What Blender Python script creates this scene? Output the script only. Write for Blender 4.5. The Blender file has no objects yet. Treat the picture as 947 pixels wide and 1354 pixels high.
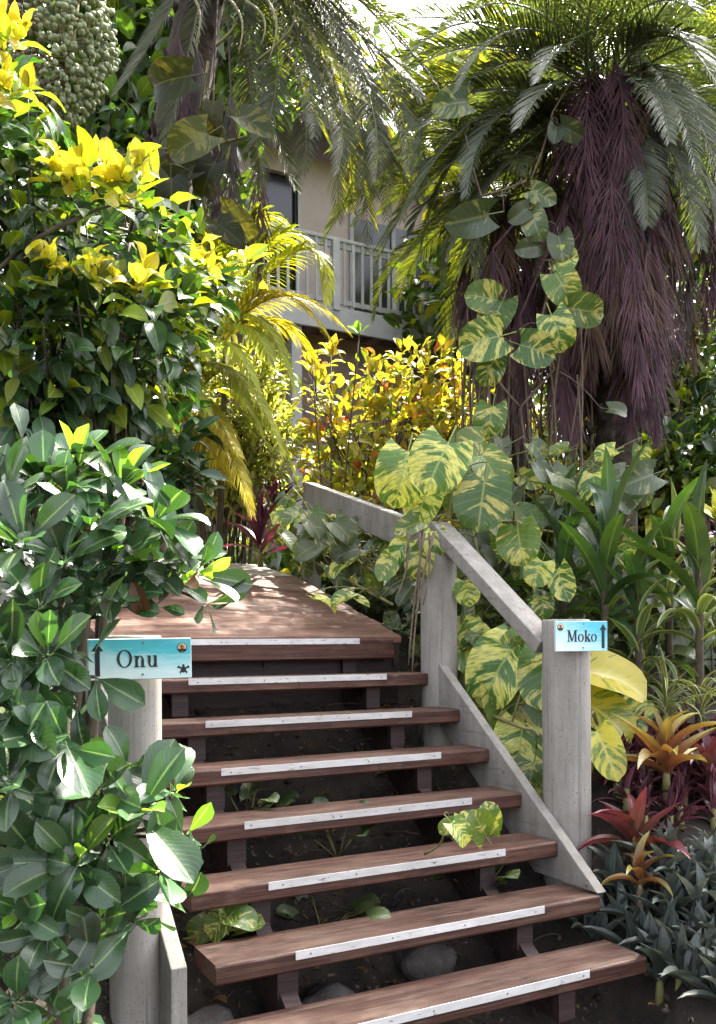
import bpy, math, random
import numpy as np
from mathutils import Vector, Matrix

S = bpy.context.scene
COL = S.collection
PI = math.pi
rnd = random.Random(7)

# ------------------------------------------------------------------ camera
CAM = Vector((-2.9704, -2.8939, 1.6024))
YAW = 0.4919            # the lens looks 28 degrees to the right of the stair axis (+Y)
FPX, YH = 1186.0, 847.9  # focal length and horizon row in photograph pixels (947 x 1354)
cam = bpy.data.cameras.new('camera')
camo = bpy.data.objects.new('camera', cam)
COL.objects.link(camo)
camo.location = CAM
camo.rotation_euler = (PI / 2, 0.006, -YAW)
cam.sensor_fit = 'VERTICAL'
cam.sensor_height = 24.0
cam.lens = 24.0 * FPX / 1354.0
cam.shift_y = (YH - 677.0) / 1354.0
cam.clip_end = 2000
cam.clip_start = 0.05
S.camera = camo

# ------------------------------------------------------------------ sky and sun
SUN_EL = math.radians(60)
SUN_AZ = math.radians(28 + 32)      # clockwise from +Y, behind the palm on the right
W = bpy.data.worlds.new('World')
S.world = W
W.use_nodes = True
wn = W.node_tree
bg = wn.nodes['Background']
sk = wn.nodes.new('ShaderNodeTexSky')
sk.sky_type = 'NISHITA'
sk.sun_disc = False
sk.sun_elevation = SUN_EL
sk.sun_rotation = SUN_AZ
sk.dust_density = 5.0
sk.air_density = 0.6
sk.ozone_density = 0.0
hz = wn.nodes.new('ShaderNodeHueSaturation')     # hazy, nearly white sky
hz.inputs['Saturation'].default_value = 0.35
wn.links.new(sk.outputs[0], hz.inputs['Color'])
wn.links.new(hz.outputs[0], bg.inputs[0])
bg.inputs[1].default_value = 0.15
sl = bpy.data.lights.new('sun', 'SUN')
sl.energy = 4.3
sl.angle = math.radians(0.5)
sl.color = (1.0, 0.93, 0.80)
so = bpy.data.objects.new('sun', sl)
COL.objects.link(so)
sd = Vector((math.sin(SUN_AZ) * math.cos(SUN_EL), math.cos(SUN_AZ) * math.cos(SUN_EL), math.sin(SUN_EL)))
so.rotation_euler = sd.to_track_quat('Z', 'Y').to_euler()
so.location = (0, 0, 20)
S.view_settings.view_transform = 'Standard'
S.view_settings.look = 'None'
S.view_settings.exposure = 2.95
S.view_settings.gamma = 1.0
S.cycles.use_denoising = True
S.cycles.max_bounces = 7
S.cycles.diffuse_bounces = 4
S.cycles.glossy_bounces = 2
S.cycles.transmission_bounces = 3
S.cycles.caustics_reflective = False
S.cycles.caustics_refractive = False
S.cycles.sample_clamp_indirect = 8.0

VV = Vector((math.sin(YAW), math.cos(YAW), 0))
UU = Vector((math.cos(YAW), -math.sin(YAW), 0))


def P(px, py, d):
    """world point seen at photograph pixel (px,py) at depth d metres"""
    return CAM + VV * d + UU * ((px - 473.5) / FPX * d) + Vector((0, 0, -(py - YH) / FPX * d))


def to_px(p):
    q = p - CAM
    d = q.dot(VV)
    return 473.5 + FPX * q.dot(UU) / d, YH - FPX * q.z / d, d


# ------------------------------------------------------------------ node helpers
class NT:
    def __init__(s, name):
        s.m = bpy.data.materials.new(name)
        s.m.use_nodes = True
        s.t = s.m.node_tree
        s.t.nodes.clear()
        s.out = s.t.nodes.new('ShaderNodeOutputMaterial')

    def n(s, typ, ins=None, **kw):
        nd = s.t.nodes.new('ShaderNode' + typ)
        for k, v in kw.items():
            setattr(nd, k, v)
        for k, v in (ins or {}).items():
            if isinstance(v, bpy.types.NodeSocket):
                s.t.links.new(v, nd.inputs[k])
            else:
                nd.inputs[k].default_value = v
        return nd

    def math(s, op, a, b=None, c=None, clamp=False):
        nd = s.n('Math', operation=op, use_clamp=clamp)
        for i, v in enumerate((a, b, c)):
            if v is None:
                continue
            if isinstance(v, bpy.types.NodeSocket):
                s.t.links.new(v, nd.inputs[i])
            else:
                nd.inputs[i].default_value = v
        return nd.outputs[0]

    def mix(s, f, a, b, blend='MIX'):
        nd = s.n('MixRGB', {'Fac': f, 'Color1': a, 'Color2': b}, blend_type=blend)
        return nd.outputs[0]

    def rng(s, v, a, b, c=0.0, d=1.0):
        return s.n('MapRange', {'Value': v, 'From Min': a, 'From Max': b, 'To Min': c, 'To Max': d}).outputs[0]

    def ramp(s, v, stops, interp='LINEAR'):
        nd = s.n('ValToRGB', {'Fac': v})
        nd.color_ramp.interpolation = interp
        e = nd.color_ramp.elements
        while len(e) < len(stops):
            e.new(0.5)
        for i, (p, c) in enumerate(stops):
            e[i].position = p
            e[i].color = c4(c)
        return nd.outputs[0]

    def surf(s, sh):
        s.t.links.new(sh, s.out.inputs['Surface'])
        return s.m


def c4(c):
    return (c[0], c[1], c[2], 1.0)


def noise(t, vec, scale, detail=4, rough=0.55, dist=0.0):
    return t.n('TexNoise', {'Vector': vec, 'Scale': scale, 'Detail': detail, 'Roughness': rough, 'Distortion': dist})


def leaf_mat(name, c1, c2, vein, rough=0.35, trans=0.35, tcol=None, varieg=None, nvein=7, vstr=0.35,
             edge=None, vary=0.35, spec=0.5, tipcol=None, blot=None, blotf=0.0, under=None, mw=0.11):
    t = NT(name)
    uv = t.n('TexCoord').outputs['UV']
    sx = t.n('SeparateXYZ', {0: uv})
    u, v = sx.outputs[0], sx.outputs[1]
    a = t.math('MULTIPLY', t.math('ABSOLUTE', t.math('SUBTRACT', v, 0.5)), 2.0)
    mid = t.rng(a, mw * 0.3, mw, 1.0, 0.0)
    ph = t.math('FRACT', t.math('SUBTRACT', t.math('MULTIPLY', u, nvein), t.math('MULTIPLY', a, nvein * 0.28)))
    side = t.rng(t.math('ABSOLUTE', t.math('SUBTRACT', ph, 0.5)), 0.02, 0.09, 1.0, 0.0)
    rn = t.math('FRACT', t.math('ADD', t.n('ObjectInfo').outputs['Random'],
                                t.n('NewGeometry').outputs['Random Per Island']))
    rn2 = t.math('FRACT', t.math('MULTIPLY', rn, 7.31))
    pos = t.n('TexCoord').outputs['Object']
    nz = noise(t, pos, 9.0, 3).outputs[0]
    f = t.math('ADD', t.math('MULTIPLY', rn, 0.8), t.math('MULTIPLY', t.math('SUBTRACT', nz, 0.5), 0.8), clamp=True)
    col = t.mix(f, c4(c1), c4(c2))
    if varieg is not None:
        vc, thr = varieg
        w = t.math('SUBTRACT', t.math('MULTIPLY', u, 1.0), t.math('MULTIPLY', a, 0.33))
        vec = t.n('CombineXYZ', {0: t.math('MULTIPLY', w, 7.0), 1: t.math('MULTIPLY', v, 1.6),
                                 2: t.math('MULTIPLY', rn, 40.0)}).outputs[0]
        vn = noise(t, vec, 1.0, 5, 0.6).outputs[0]
        vn = t.math('ADD', vn, t.math('MULTIPLY', t.math('SUBTRACT', rn2, 0.5), 0.13))
        vf = t.rng(vn, thr, thr + 0.035)
        vf = t.math('MULTIPLY', vf, t.rng(noise(t, vec, 6.0, 2).outputs[0], 0.3, 0.6, 0.35, 1.0))
        col = t.mix(vf, col, c4(vc))
    if edge is not None:
        col = t.mix(t.math('MULTIPLY', t.rng(a, 0.55, 0.9), 0.9), col, c4(edge))
    if tipcol is not None:
        col = t.mix(t.rng(u, 0.35, 1.0), col, c4(tipcol))
    if blot is not None:
        bl = t.rng(noise(t, pos, 22.0, 5, 0.65).outputs[0], 0.66 - 0.1 * blotf, 0.70)
        bl = t.math('MULTIPLY', bl, t.rng(rn2, 0.4, 0.8))
        col = t.mix(bl, col, c4(blot))
    vm = t.math('MAXIMUM', mid, t.math('MULTIPLY', side, vstr))
    col = t.mix(t.math('MULTIPLY', vm, 0.8), col, c4(vein))
    hsv = t.n('HueSaturation', {'Hue': t.rng(rn2, 0, 1, 0.485, 0.515), 'Saturation': 1.0,
                                'Value': t.rng(rn2, 0, 1, 1 - vary, 1 + vary), 'Color': col})
    col = hsv.outputs[0]
    if under is not None:
        col = t.mix(t.n('NewGeometry').outputs['Backfacing'], col, c4(under))
    h = t.math('ADD', t.math('MULTIPLY', vm, -0.6), t.math('MULTIPLY', nz, 0.4))
    bp = t.n('Bump', {'Strength': 0.35, 'Distance': 0.004, 'Height': h}).outputs[0]
    rgh = t.math('ADD', rough, t.math('MULTIPLY', t.math('SUBTRACT', nz, 0.5), 0.2))
    pb = t.n('BsdfPrincipled', {'Base Color': col, 'Roughness': rgh, 'Normal': bp, 'Specular IOR Level': spec})
    tc = t.mix(1.0, col, c4(tcol or (1.6, 1.7, 0.5)), 'MULTIPLY')
    tc = t.n('Mix', {0: 1.0}, data_type='RGBA').inputs and tc
    tr = t.n('BsdfTranslucent', {'Color': tc, 'Normal': bp})
    ms = t.n('MixShader', {0: trans, 1: pb.outputs[0], 2: tr.outputs[0]})
    return t.surf(ms.outputs[0])


def plain_mat(name, c1, c2, scale=6.0, rough=0.7, stretch=(1, 1, 1), bump=0.3, spec=0.3, detail=6, thr=(0.3, 0.7),
              speck=None, speck_scale=60.0, speck_thr=0.68, metallic=0.0, bdist=0.01):
    t = NT(name)
    pos = t.n('TexCoord').outputs['Object']
    mp = t.n('Mapping', {'Vector': pos, 'Scale': stretch}).outputs[0]
    rn = t.n('ObjectInfo').outputs['Random']
    off = t.n('VectorMath', {0: mp, 1: t.n('CombineXYZ', {0: t.math('MULTIPLY', rn, 37.0), 1: t.math('MULTIPLY', rn, 11.0), 2: rn}).outputs[0]}, operation='ADD').outputs[0]
    n1 = noise(t, off, scale, detail, 0.6).outputs[0]
    col = t.mix(t.rng(n1, thr[0], thr[1]), c4(c1), c4(c2))
    n2 = noise(t, off, speck_scale, 3, 0.6).outputs[0]
    if speck is not None:
        col = t.mix(t.rng(n2, speck_thr, speck_thr + 0.06), col, c4(speck))
    col = t.n('HueSaturation', {'Hue': 0.5, 'Saturation': 1.0, 'Value': t.rng(rn, 0, 1, 0.85, 1.15), 'Color': col}).outputs[0]
    bp = t.n('Bump', {'Strength': bump, 'Distance': bdist, 'Height': t.math('ADD', n1, t.math('MULTIPLY', n2, 0.5))}).outputs[0]
    pb = t.n('BsdfPrincipled', {'Base Color': col, 'Roughness': rough, 'Normal': bp, 'Specular IOR Level': spec, 'Metallic': metallic})
    return t.surf(pb.outputs[0])


def wood_mat(name, dark, mid, pale, rough=0.6, pale_amt=0.5, bleach=(0.135, 0.088, 0.062)):
    t = NT(name)
    pos = t.n('TexCoord').outputs['Object']
    rn = t.n('ObjectInfo').outputs['Random']
    off = t.n('VectorMath', {0: pos, 1: t.n('CombineXYZ', {0: t.math('MULTIPLY', rn, 53.0), 1: t.math('MULTIPLY', rn, 17.0), 2: t.math('MULTIPLY', rn, 5.0)}).outputs[0]}, operation='ADD').outputs[0]
    g = t.n('Mapping', {'Vector': off, 'Scale': (0.9, 22.0, 22.0)}).outputs[0]
    n1 = noise(t, g, 2.4, 8, 0.65, 0.6).outputs[0]
    g2 = t.n('Mapping', {'Vector': off, 'Scale': (1.2, 6.0, 6.0)}).outputs[0]
    n2 = noise(t, g2, 1.7, 5, 0.6).outputs[0]
    col = t.ramp(n1, [(0.28, dark), (0.5, mid), (0.72, pale)])
    worn = t.math('MULTIPLY', t.rng(n2, 0.5, 0.68), pale_amt)
    col = t.mix(worn, col, c4(pale))
    stain = t.rng(noise(t, off, 5.0, 6, 0.7).outputs[0], 0.58, 0.7)
    col = t.mix(t.math('MULTIPLY', stain, 0.75), col, c4(dark))
    nzv = t.n('SeparateXYZ', {0: t.n('NewGeometry').outputs['Normal']}).outputs[2]
    top = t.rng(nzv, 0.6, 0.95)
    wear = t.rng(noise(t, t.n('Mapping', {'Vector': off, 'Scale': (1.0, 3.0, 3.0)}).outputs[0], 2.6, 6, 0.7).outputs[0], 0.40, 0.62)
    col = t.mix(t.math('MULTIPLY', t.math('MULTIPLY', t.math('MULTIPLY', wear, top), 0.85), t.rng(n1, 0.34, 0.56)), col, c4(bleach))
    grime = t.rng(noise(t, t.n('Mapping', {'Vector': off, 'Scale': (0.5, 2.0, 2.0)}).outputs[0], 9.0, 6, 0.75).outputs[0], 0.54, 0.64)
    col = t.mix(t.math('MULTIPLY', grime, 0.7), col, c4(dark))
    g3 = t.n('Mapping', {'Vector': off, 'Scale': (4.0, 160.0, 160.0)}).outputs[0]
    fine = noise(t, g3, 1.0, 3).outputs[0]
    col = t.mix(t.rng(fine, 0.55, 0.75, 0, 0.6), col, c4(dark))
    col = t.n('HueSaturation', {'Hue': 0.5, 'Saturation': 1.0, 'Value': t.rng(rn, 0, 1, 0.8, 1.2), 'Color': col}).outputs[0]
    bp = t.n('Bump', {'Strength': 0.5, 'Distance': 0.004, 'Height': t.math('ADD', n1, fine)}).outputs[0]
    pb = t.n('BsdfPrincipled', {'Base Color': col, 'Roughness': t.rng(n2, 0.3, 0.7, rough - 0.12, rough + 0.15), 'Normal': bp, 'Specular IOR Level': 0.4})
    return t.surf(pb.outputs[0])


# ------------------------------------------------------------------ materials
M = {}
M['wood'] = wood_mat('redwood_stain', (0.017, 0.0075, 0.0055), (0.056, 0.0175, 0.0105), (0.125, 0.064, 0.041), pale_amt=0.45)
M['deckwood'] = wood_mat('deck_stain', (0.04, 0.016, 0.011), (0.11, 0.039, 0.025), (0.23, 0.135, 0.09), pale_amt=0.6)
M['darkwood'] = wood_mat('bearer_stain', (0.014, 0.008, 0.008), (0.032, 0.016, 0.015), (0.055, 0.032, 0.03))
M['post'] = plain_mat('weathered_grey_paint', (0.30, 0.295, 0.275), (0.42, 0.41, 0.385), 5, 0.75, (3, 3, 0.6), 0.25,
                      speck=(0.12, 0.12, 0.11), speck_scale=45, speck_thr=0.70, bdist=0.004)
def post_mat(name, c1, c2, st=(1, 1, 0.023)):
    t = NT(name)
    pos = t.n('TexCoord').outputs['Object']
    n1 = noise(t, t.n('Mapping', {'Vector': pos, 'Scale': (6, 6, 1.2)}).outputs[0], 2.0, 6, 0.65).outputs[0]
    grain = noise(t, t.n('Mapping', {'Vector': pos, 'Scale': (70 * st[0], 70 * st[1], 70 * st[2])}).outputs[0], 1.0, 4, 0.6).outputs[0]
    spk = noise(t, pos, 95.0, 2, 0.5).outputs[0]
    col = t.mix(t.rng(n1, 0.3, 0.7), c4(c1), c4(c2))
    col = t.mix(t.math('MULTIPLY', t.rng(grain, 0.58, 0.66), 0.55), col, c4((0.12, 0.11, 0.095)))
    col = t.mix(t.math('MULTIPLY', t.rng(spk, 0.62, 0.70), 0.6), col, c4((0.10, 0.095, 0.085)))
    stain = noise(t, pos, 3.5, 5, 0.7).outputs[0]
    col = t.mix(t.math('MULTIPLY', t.rng(stain, 0.55, 0.75), 0.45), col, c4((0.17, 0.175, 0.13)))
    bp = t.n('Bump', {'Strength': 0.5, 'Distance': 0.004, 'Height': t.math('SUBTRACT', t.math('MULTIPLY', n1, 0.6), grain)}).outputs[0]
    return t.surf(t.n('BsdfPrincipled', {'Base Color': col, 'Roughness': 0.8, 'Normal': bp, 'Specular IOR Level': 0.25}).outputs[0])


M['post'] = post_mat('weathered_grey_timber', (0.215, 0.20, 0.178), (0.33, 0.31, 0.28))
M['rail'] = post_mat('weathered_grey_rail', (0.18, 0.165, 0.148), (0.30, 0.28, 0.255), (1, 0.025, 0.5))
M['strip'] = plain_mat('aluminium_nosing', (0.44, 0.43, 0.42), (0.62, 0.61, 0.60), 7, 0.5, (1, 4, 4), 0.1, 0.5,
                       speck=(0.24, 0.20, 0.18), speck_scale=22, speck_thr=0.625, bdist=0.002)
M['screw'] = plain_mat('screw_steel', (0.12, 0.11, 0.10), (0.25, 0.24, 0.22), 30, 0.4, bump=0.1)
M['soil'] = plain_mat('dark_soil', (0.010, 0.008, 0.007), (0.034, 0.026, 0.020), 5, 0.95, bump=0.8,
                      speck=(0.13, 0.10, 0.075), speck_scale=28, speck_thr=0.64, bdist=0.03)
M['concrete'] = plain_mat('pale_concrete', (0.32, 0.28, 0.25), (0.42, 0.38, 0.34), 4, 0.9, bump=0.3,
                          speck=(0.2, 0.18, 0.16), speck_scale=50)
M['bark'] = plain_mat('brown_bark', (0.045, 0.032, 0.022), (0.13, 0.095, 0.065), 12, 0.9, (1, 1, 0.3), 0.7)
M['twig'] = plain_mat('twig_bark', (0.045, 0.036, 0.024), (0.10, 0.082, 0.05), 14, 0.8, bump=0.4)
M['palmbark'] = plain_mat('palm_bark', (0.03, 0.024, 0.02), (0.09, 0.068, 0.052), 10, 0.95, (1, 1, 2.5), 0.9, bdist=0.03)
M['deadfrond'] = plain_mat('dead_frond', (0.036, 0.016, 0.023), (0.12, 0.058, 0.07), 5, 0.7, bump=0.2)
M['deadgrey'] = plain_mat('dead_frond_grey', (0.05, 0.036, 0.036), (0.13, 0.10, 0.10), 5, 0.75, bump=0.2)
M['deadtan2'] = plain_mat('dead_frond_brown', (0.07, 0.04, 0.028), (0.17, 0.105, 0.07), 5, 0.75, bump=0.2)
M['deadtan'] = plain_mat('dry_frond_tan', (0.12, 0.065, 0.03), (0.26, 0.15, 0.07), 5, 0.7, bump=0.2)
M['vine'] = plain_mat('vine_stem', (0.12, 0.11, 0.04), (0.22, 0.21, 0.08), 12, 0.55, bump=0.2)
M['root'] = plain_mat('aerial_root', (0.07, 0.05, 0.035), (0.16, 0.12, 0.085), 20, 0.8, bump=0.3)
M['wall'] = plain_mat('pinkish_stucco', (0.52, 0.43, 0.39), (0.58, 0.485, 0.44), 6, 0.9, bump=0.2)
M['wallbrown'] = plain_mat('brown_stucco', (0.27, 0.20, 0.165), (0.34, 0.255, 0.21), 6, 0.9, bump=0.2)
M['white'] = plain_mat('grey_white_paint', (0.36, 0.365, 0.375), (0.47, 0.475, 0.485), 5, 0.6, bump=0.1)
M['darkglass'] = plain_mat('dark_doorway', (0.012, 0.012, 0.014), (0.02, 0.02, 0.022), 3, 0.15, bump=0.0, spec=0.6)
M['beam'] = plain_mat('brown_beam', (0.055, 0.035, 0.028), (0.10, 0.065, 0.05), 8, 0.8, (1, 8, 8), 0.3)
M['roof'] = plain_mat('roof_shingle', (0.07, 0.06, 0.055), (0.12, 0.10, 0.09), 20, 0.9, bump=0.5)
M['stone'] = plain_mat('dark_stone', (0.035, 0.03, 0.028), (0.10, 0.088, 0.08), 6, 0.9, bump=0.8, bdist=0.03)
M['fruit'] = plain_mat('pale_green_fruit', (0.13, 0.16, 0.075), (0.27, 0.30, 0.17), 30, 0.5, bump=0.2)
M['fruitdark'] = plain_mat('brown_fruit', (0.06, 0.045, 0.03), (0.15, 0.11, 0.07), 30, 0.6, bump=0.2)
M['black'] = plain_mat('black_print', (0.012, 0.016, 0.02), (0.02, 0.026, 0.032), 5, 0.5, bump=0.0)
M['orange'] = plain_mat('orange_print', (0.45, 0.13, 0.03), (0.55, 0.2, 0.05), 40, 0.5, bump=0.0)
M['cream'] = plain_mat('cream_print', (0.6, 0.5, 0.32), (0.7, 0.6, 0.4), 40, 0.5, bump=0.0)
M['signedge'] = plain_mat('sign_edge', (0.5, 0.55, 0.55), (0.6, 0.65, 0.65), 10, 0.4, bump=0.0)

G1 = (0.035, 0.085, 0.028)
M['clusia'] = leaf_mat('glossy_green_leaf', (0.018, 0.050, 0.023), (0.046, 0.102, 0.034), (0.20, 0.28, 0.12), 0.27, 0.2,
                       (1.5, 1.8, 0.5), spec=0.65, nvein=13, vstr=0.22, blot=(0.05, 0.045, 0.015), blotf=0.7, vary=0.45)
M['clusia_new'] = leaf_mat('young_green_leaf', (0.13, 0.27, 0.035), (0.22, 0.36, 0.045), (0.40, 0.5, 0.2), 0.32, 0.4,
                           (1.4, 1.6, 0.5), nvein=12, vstr=0.15)
M['clusia_old'] = leaf_mat('withered_leaf', (0.10, 0.055, 0.022), (0.20, 0.10, 0.03), (0.3, 0.2, 0.1), 0.5, 0.4,
                           (1.5, 1.2, 0.6), blot=(0.05, 0.025, 0.01), blotf=0.8)
M['shrub'] = leaf_mat('dark_shrub_leaf', (0.018, 0.046, 0.022), (0.045, 0.09, 0.026), (0.13, 0.19, 0.07), 0.30, 0.25,
                      (1.6, 1.9, 0.4), nvein=8, vstr=0.4)
M['shrub_mid'] = leaf_mat('mid_shrub_leaf', (0.09, 0.15, 0.022), (0.22, 0.27, 0.03), (0.32, 0.36, 0.1), 0.33, 0.4,
                          (1.6, 1.6, 0.3), nvein=8, vstr=0.4, vary=0.45)
M['shrub_new'] = leaf_mat('yellow_new_leaf', (0.46, 0.42, 0.025), (0.62, 0.52, 0.04), (0.55, 0.56, 0.12), 0.36, 0.42,
                          (1.2, 1.15, 0.5), nvein=8, vstr=0.3, vary=0.35, blot=(0.12, 0.2, 0.02), blotf=1.0)
M['areca'] = leaf_mat('yellow_green_frond', (0.20, 0.26, 0.02), (0.42, 0.40, 0.03), (0.42, 0.40, 0.08), 0.35, 0.45,
                      (1.5, 1.5, 0.35), vary=0.3)
M['areca_gold'] = leaf_mat('golden_frond', (0.36, 0.34, 0.025), (0.50, 0.37, 0.03), (0.6, 0.5, 0.1), 0.35, 0.45,
                           (1.3, 1.3, 0.4), vary=0.3)
M['croton'] = leaf_mat('yellow_speckled_leaf', (0.30, 0.31, 0.03), (0.62, 0.47, 0.05), (0.55, 0.50, 0.14), 0.33, 0.5,
                       (1.3, 1.2, 0.45), varieg=((0.09, 0.17, 0.025), 0.55), vary=0.35)
M['croton_red'] = leaf_mat('coppery_leaf', (0.36, 0.10, 0.03), (0.45, 0.20, 0.05), (0.5, 0.3, 0.12), 0.35, 0.4,
                           (1.5, 1.0, 0.6), vary=0.3)
M['feather'] = leaf_mat('pale_narrow_leaf', (0.15, 0.19, 0.05), (0.40, 0.38, 0.11), (0.45, 0.45, 0.16), 0.35, 0.42,
                        (1.5, 1.5, 0.5), vary=0.45)
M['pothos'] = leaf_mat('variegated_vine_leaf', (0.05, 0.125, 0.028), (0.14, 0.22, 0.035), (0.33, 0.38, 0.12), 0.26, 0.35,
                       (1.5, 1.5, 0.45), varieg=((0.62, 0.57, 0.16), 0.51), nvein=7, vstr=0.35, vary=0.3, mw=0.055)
M['pothos_dim'] = leaf_mat('shaded_vine_leaf', (0.035, 0.065, 0.028), (0.085, 0.115, 0.04), (0.17, 0.19, 0.09), 0.3, 0.25,
                           (1.4, 1.4, 0.5), varieg=((0.25, 0.25, 0.10), 0.57), nvein=8, vstr=0.4, vary=0.3)  # dimmed copy of pothos: shade is put into the leaf colour
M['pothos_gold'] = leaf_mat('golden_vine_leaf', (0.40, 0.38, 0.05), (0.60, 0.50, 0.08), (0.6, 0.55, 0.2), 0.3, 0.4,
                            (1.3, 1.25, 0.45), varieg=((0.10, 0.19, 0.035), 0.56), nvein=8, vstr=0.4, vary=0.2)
M['shade_leaf'] = leaf_mat('shaded_olive_leaf', (0.022, 0.032, 0.012), (0.06, 0.062, 0.02), (0.10, 0.10, 0.04), 0.55, 0.3, (1.5, 1.4, 0.4), varieg=((0.12, 0.11, 0.04), 0.56), vary=0.4, spec=0.25, mw=0.06)  # dark climber leaf, shade painted into its olive brown
M['strap'] = leaf_mat('dark_strap_leaf', (0.03, 0.065, 0.028), (0.075, 0.125, 0.04), (0.14, 0.2, 0.08), 0.3, 0.3,
                      (1.6, 1.8, 0.4), nvein=2, vstr=0.0)
M['strap_pale'] = leaf_mat('pale_edged_strap_leaf', (0.06, 0.11, 0.04), (0.14, 0.19, 0.06), (0.25, 0.28, 0.12), 0.32, 0.3, (1.4, 1.4, 0.5), nvein=2, vstr=0.0, edge=(0.38, 0.38, 0.17), vary=0.4)
M['strap_yellow'] = leaf_mat('lime_leaf', (0.36, 0.40, 0.03), (0.5, 0.48, 0.04), (0.5, 0.5, 0.15), 0.3, 0.4, (1.3, 1.3, 0.4))
M['rhoeo'] = leaf_mat('grey_green_lance_leaf', (0.055, 0.072, 0.062), (0.105, 0.122, 0.108), (0.17, 0.20, 0.17), 0.36, 0.15,
                      (1.3, 1.2, 0.9), nvein=2, vstr=0.0)
M['redbed'] = leaf_mat('burgundy_leaf', (0.06, 0.02, 0.03), (0.14, 0.055, 0.07), (0.25, 0.16, 0.17), 0.35, 0.2,
                       (1.4, 0.8, 0.9), nvein=2, vstr=0.0, vary=0.45)
M['ti'] = leaf_mat('purple_blade_leaf', (0.035, 0.012, 0.020), (0.10, 0.03, 0.048), (0.16, 0.05, 0.08), 0.35, 0.3,
                   (1.7, 0.7, 0.9), nvein=2, vstr=0.0)
M['brom'] = leaf_mat('orange_bromeliad_leaf', (0.17, 0.060, 0.03), (0.26, 0.13, 0.05), (0.35, 0.2, 0.1), 0.33, 0.3,
                     (1.3, 0.9, 0.5), nvein=2, vstr=0.0, tipcol=(0.24, 0.26, 0.05))
M['brom_red'] = leaf_mat('red_bromeliad_leaf', (0.10, 0.032, 0.03), (0.17, 0.065, 0.045), (0.25, 0.12, 0.08), 0.33, 0.25,
                         (1.3, 0.8, 0.6), nvein=2, vstr=0.0, tipcol=(0.16, 0.035, 0.06))
M['spider'] = leaf_mat('pale_striped_leaf', (0.10, 0.15, 0.045), (0.17, 0.21, 0.06), (0.15, 0.2, 0.06), 0.4, 0.3,
                       (1.4, 1.3, 0.6), nvein=2, vstr=0.0, edge=(0.46, 0.44, 0.24))
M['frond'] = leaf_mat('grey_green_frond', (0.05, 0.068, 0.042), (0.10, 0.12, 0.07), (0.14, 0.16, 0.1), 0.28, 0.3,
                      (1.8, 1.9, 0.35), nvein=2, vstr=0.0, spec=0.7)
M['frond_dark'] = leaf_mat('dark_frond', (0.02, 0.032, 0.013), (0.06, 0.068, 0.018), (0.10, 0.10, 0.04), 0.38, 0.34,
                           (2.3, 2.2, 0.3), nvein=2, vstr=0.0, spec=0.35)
M['tree'] = leaf_mat('tree_leaf', (0.03, 0.06, 0.02), (0.07, 0.11, 0.028), (0.1, 0.14, 0.05), 0.4, 0.35, (1.8, 1.9, 0.35))
M['tree_yellow'] = leaf_mat('yellow_tree_leaf', (0.14, 0.17, 0.025), (0.34, 0.32, 0.04), (0.3, 0.3, 0.08), 0.4, 0.45, (1.7, 1.6, 0.35))


# ------------------------------------------------------------------ object helpers
def link(o, parent=None):
    COL.objects.link(o)
    if parent is not None:
        o.parent = parent
    return o


def thing(name, label, cat, loc=(0, 0, 0), group=None):
    o = bpy.data.objects.new(name, None)
    o.empty_display_size = 0.1
    o.location = loc
    link(o)
    o['label'] = label
    o['category'] = cat
    if group:
        o['group'] = group
    return o


def mesh_from(name, V, F, UVs=None, mats=(), mi=None, smooth=True):
    me = bpy.data.meshes.new(name)
    me.from_pydata([tuple(v) for v in V], [], [tuple(f) for f in F])
    if UVs is not None:
        l = me.uv_layers.new(name='uv')
        li = np.empty(len(me.loops), dtype=np.int32)
        me.loops.foreach_get('vertex_index', li)
        l.data.foreach_set('uv', np.asarray(UVs, dtype=np.float32)[li].ravel())
    for m in mats:
        me.materials.append(m)
    if mi is not None:
        me.polygons.foreach_set('material_index', np.asarray(mi, dtype=np.int32))
    if smooth:
        me.polygons.foreach_set('use_smooth', np.ones(len(me.polygons), dtype=bool))
    me.update()
    return me


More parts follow.
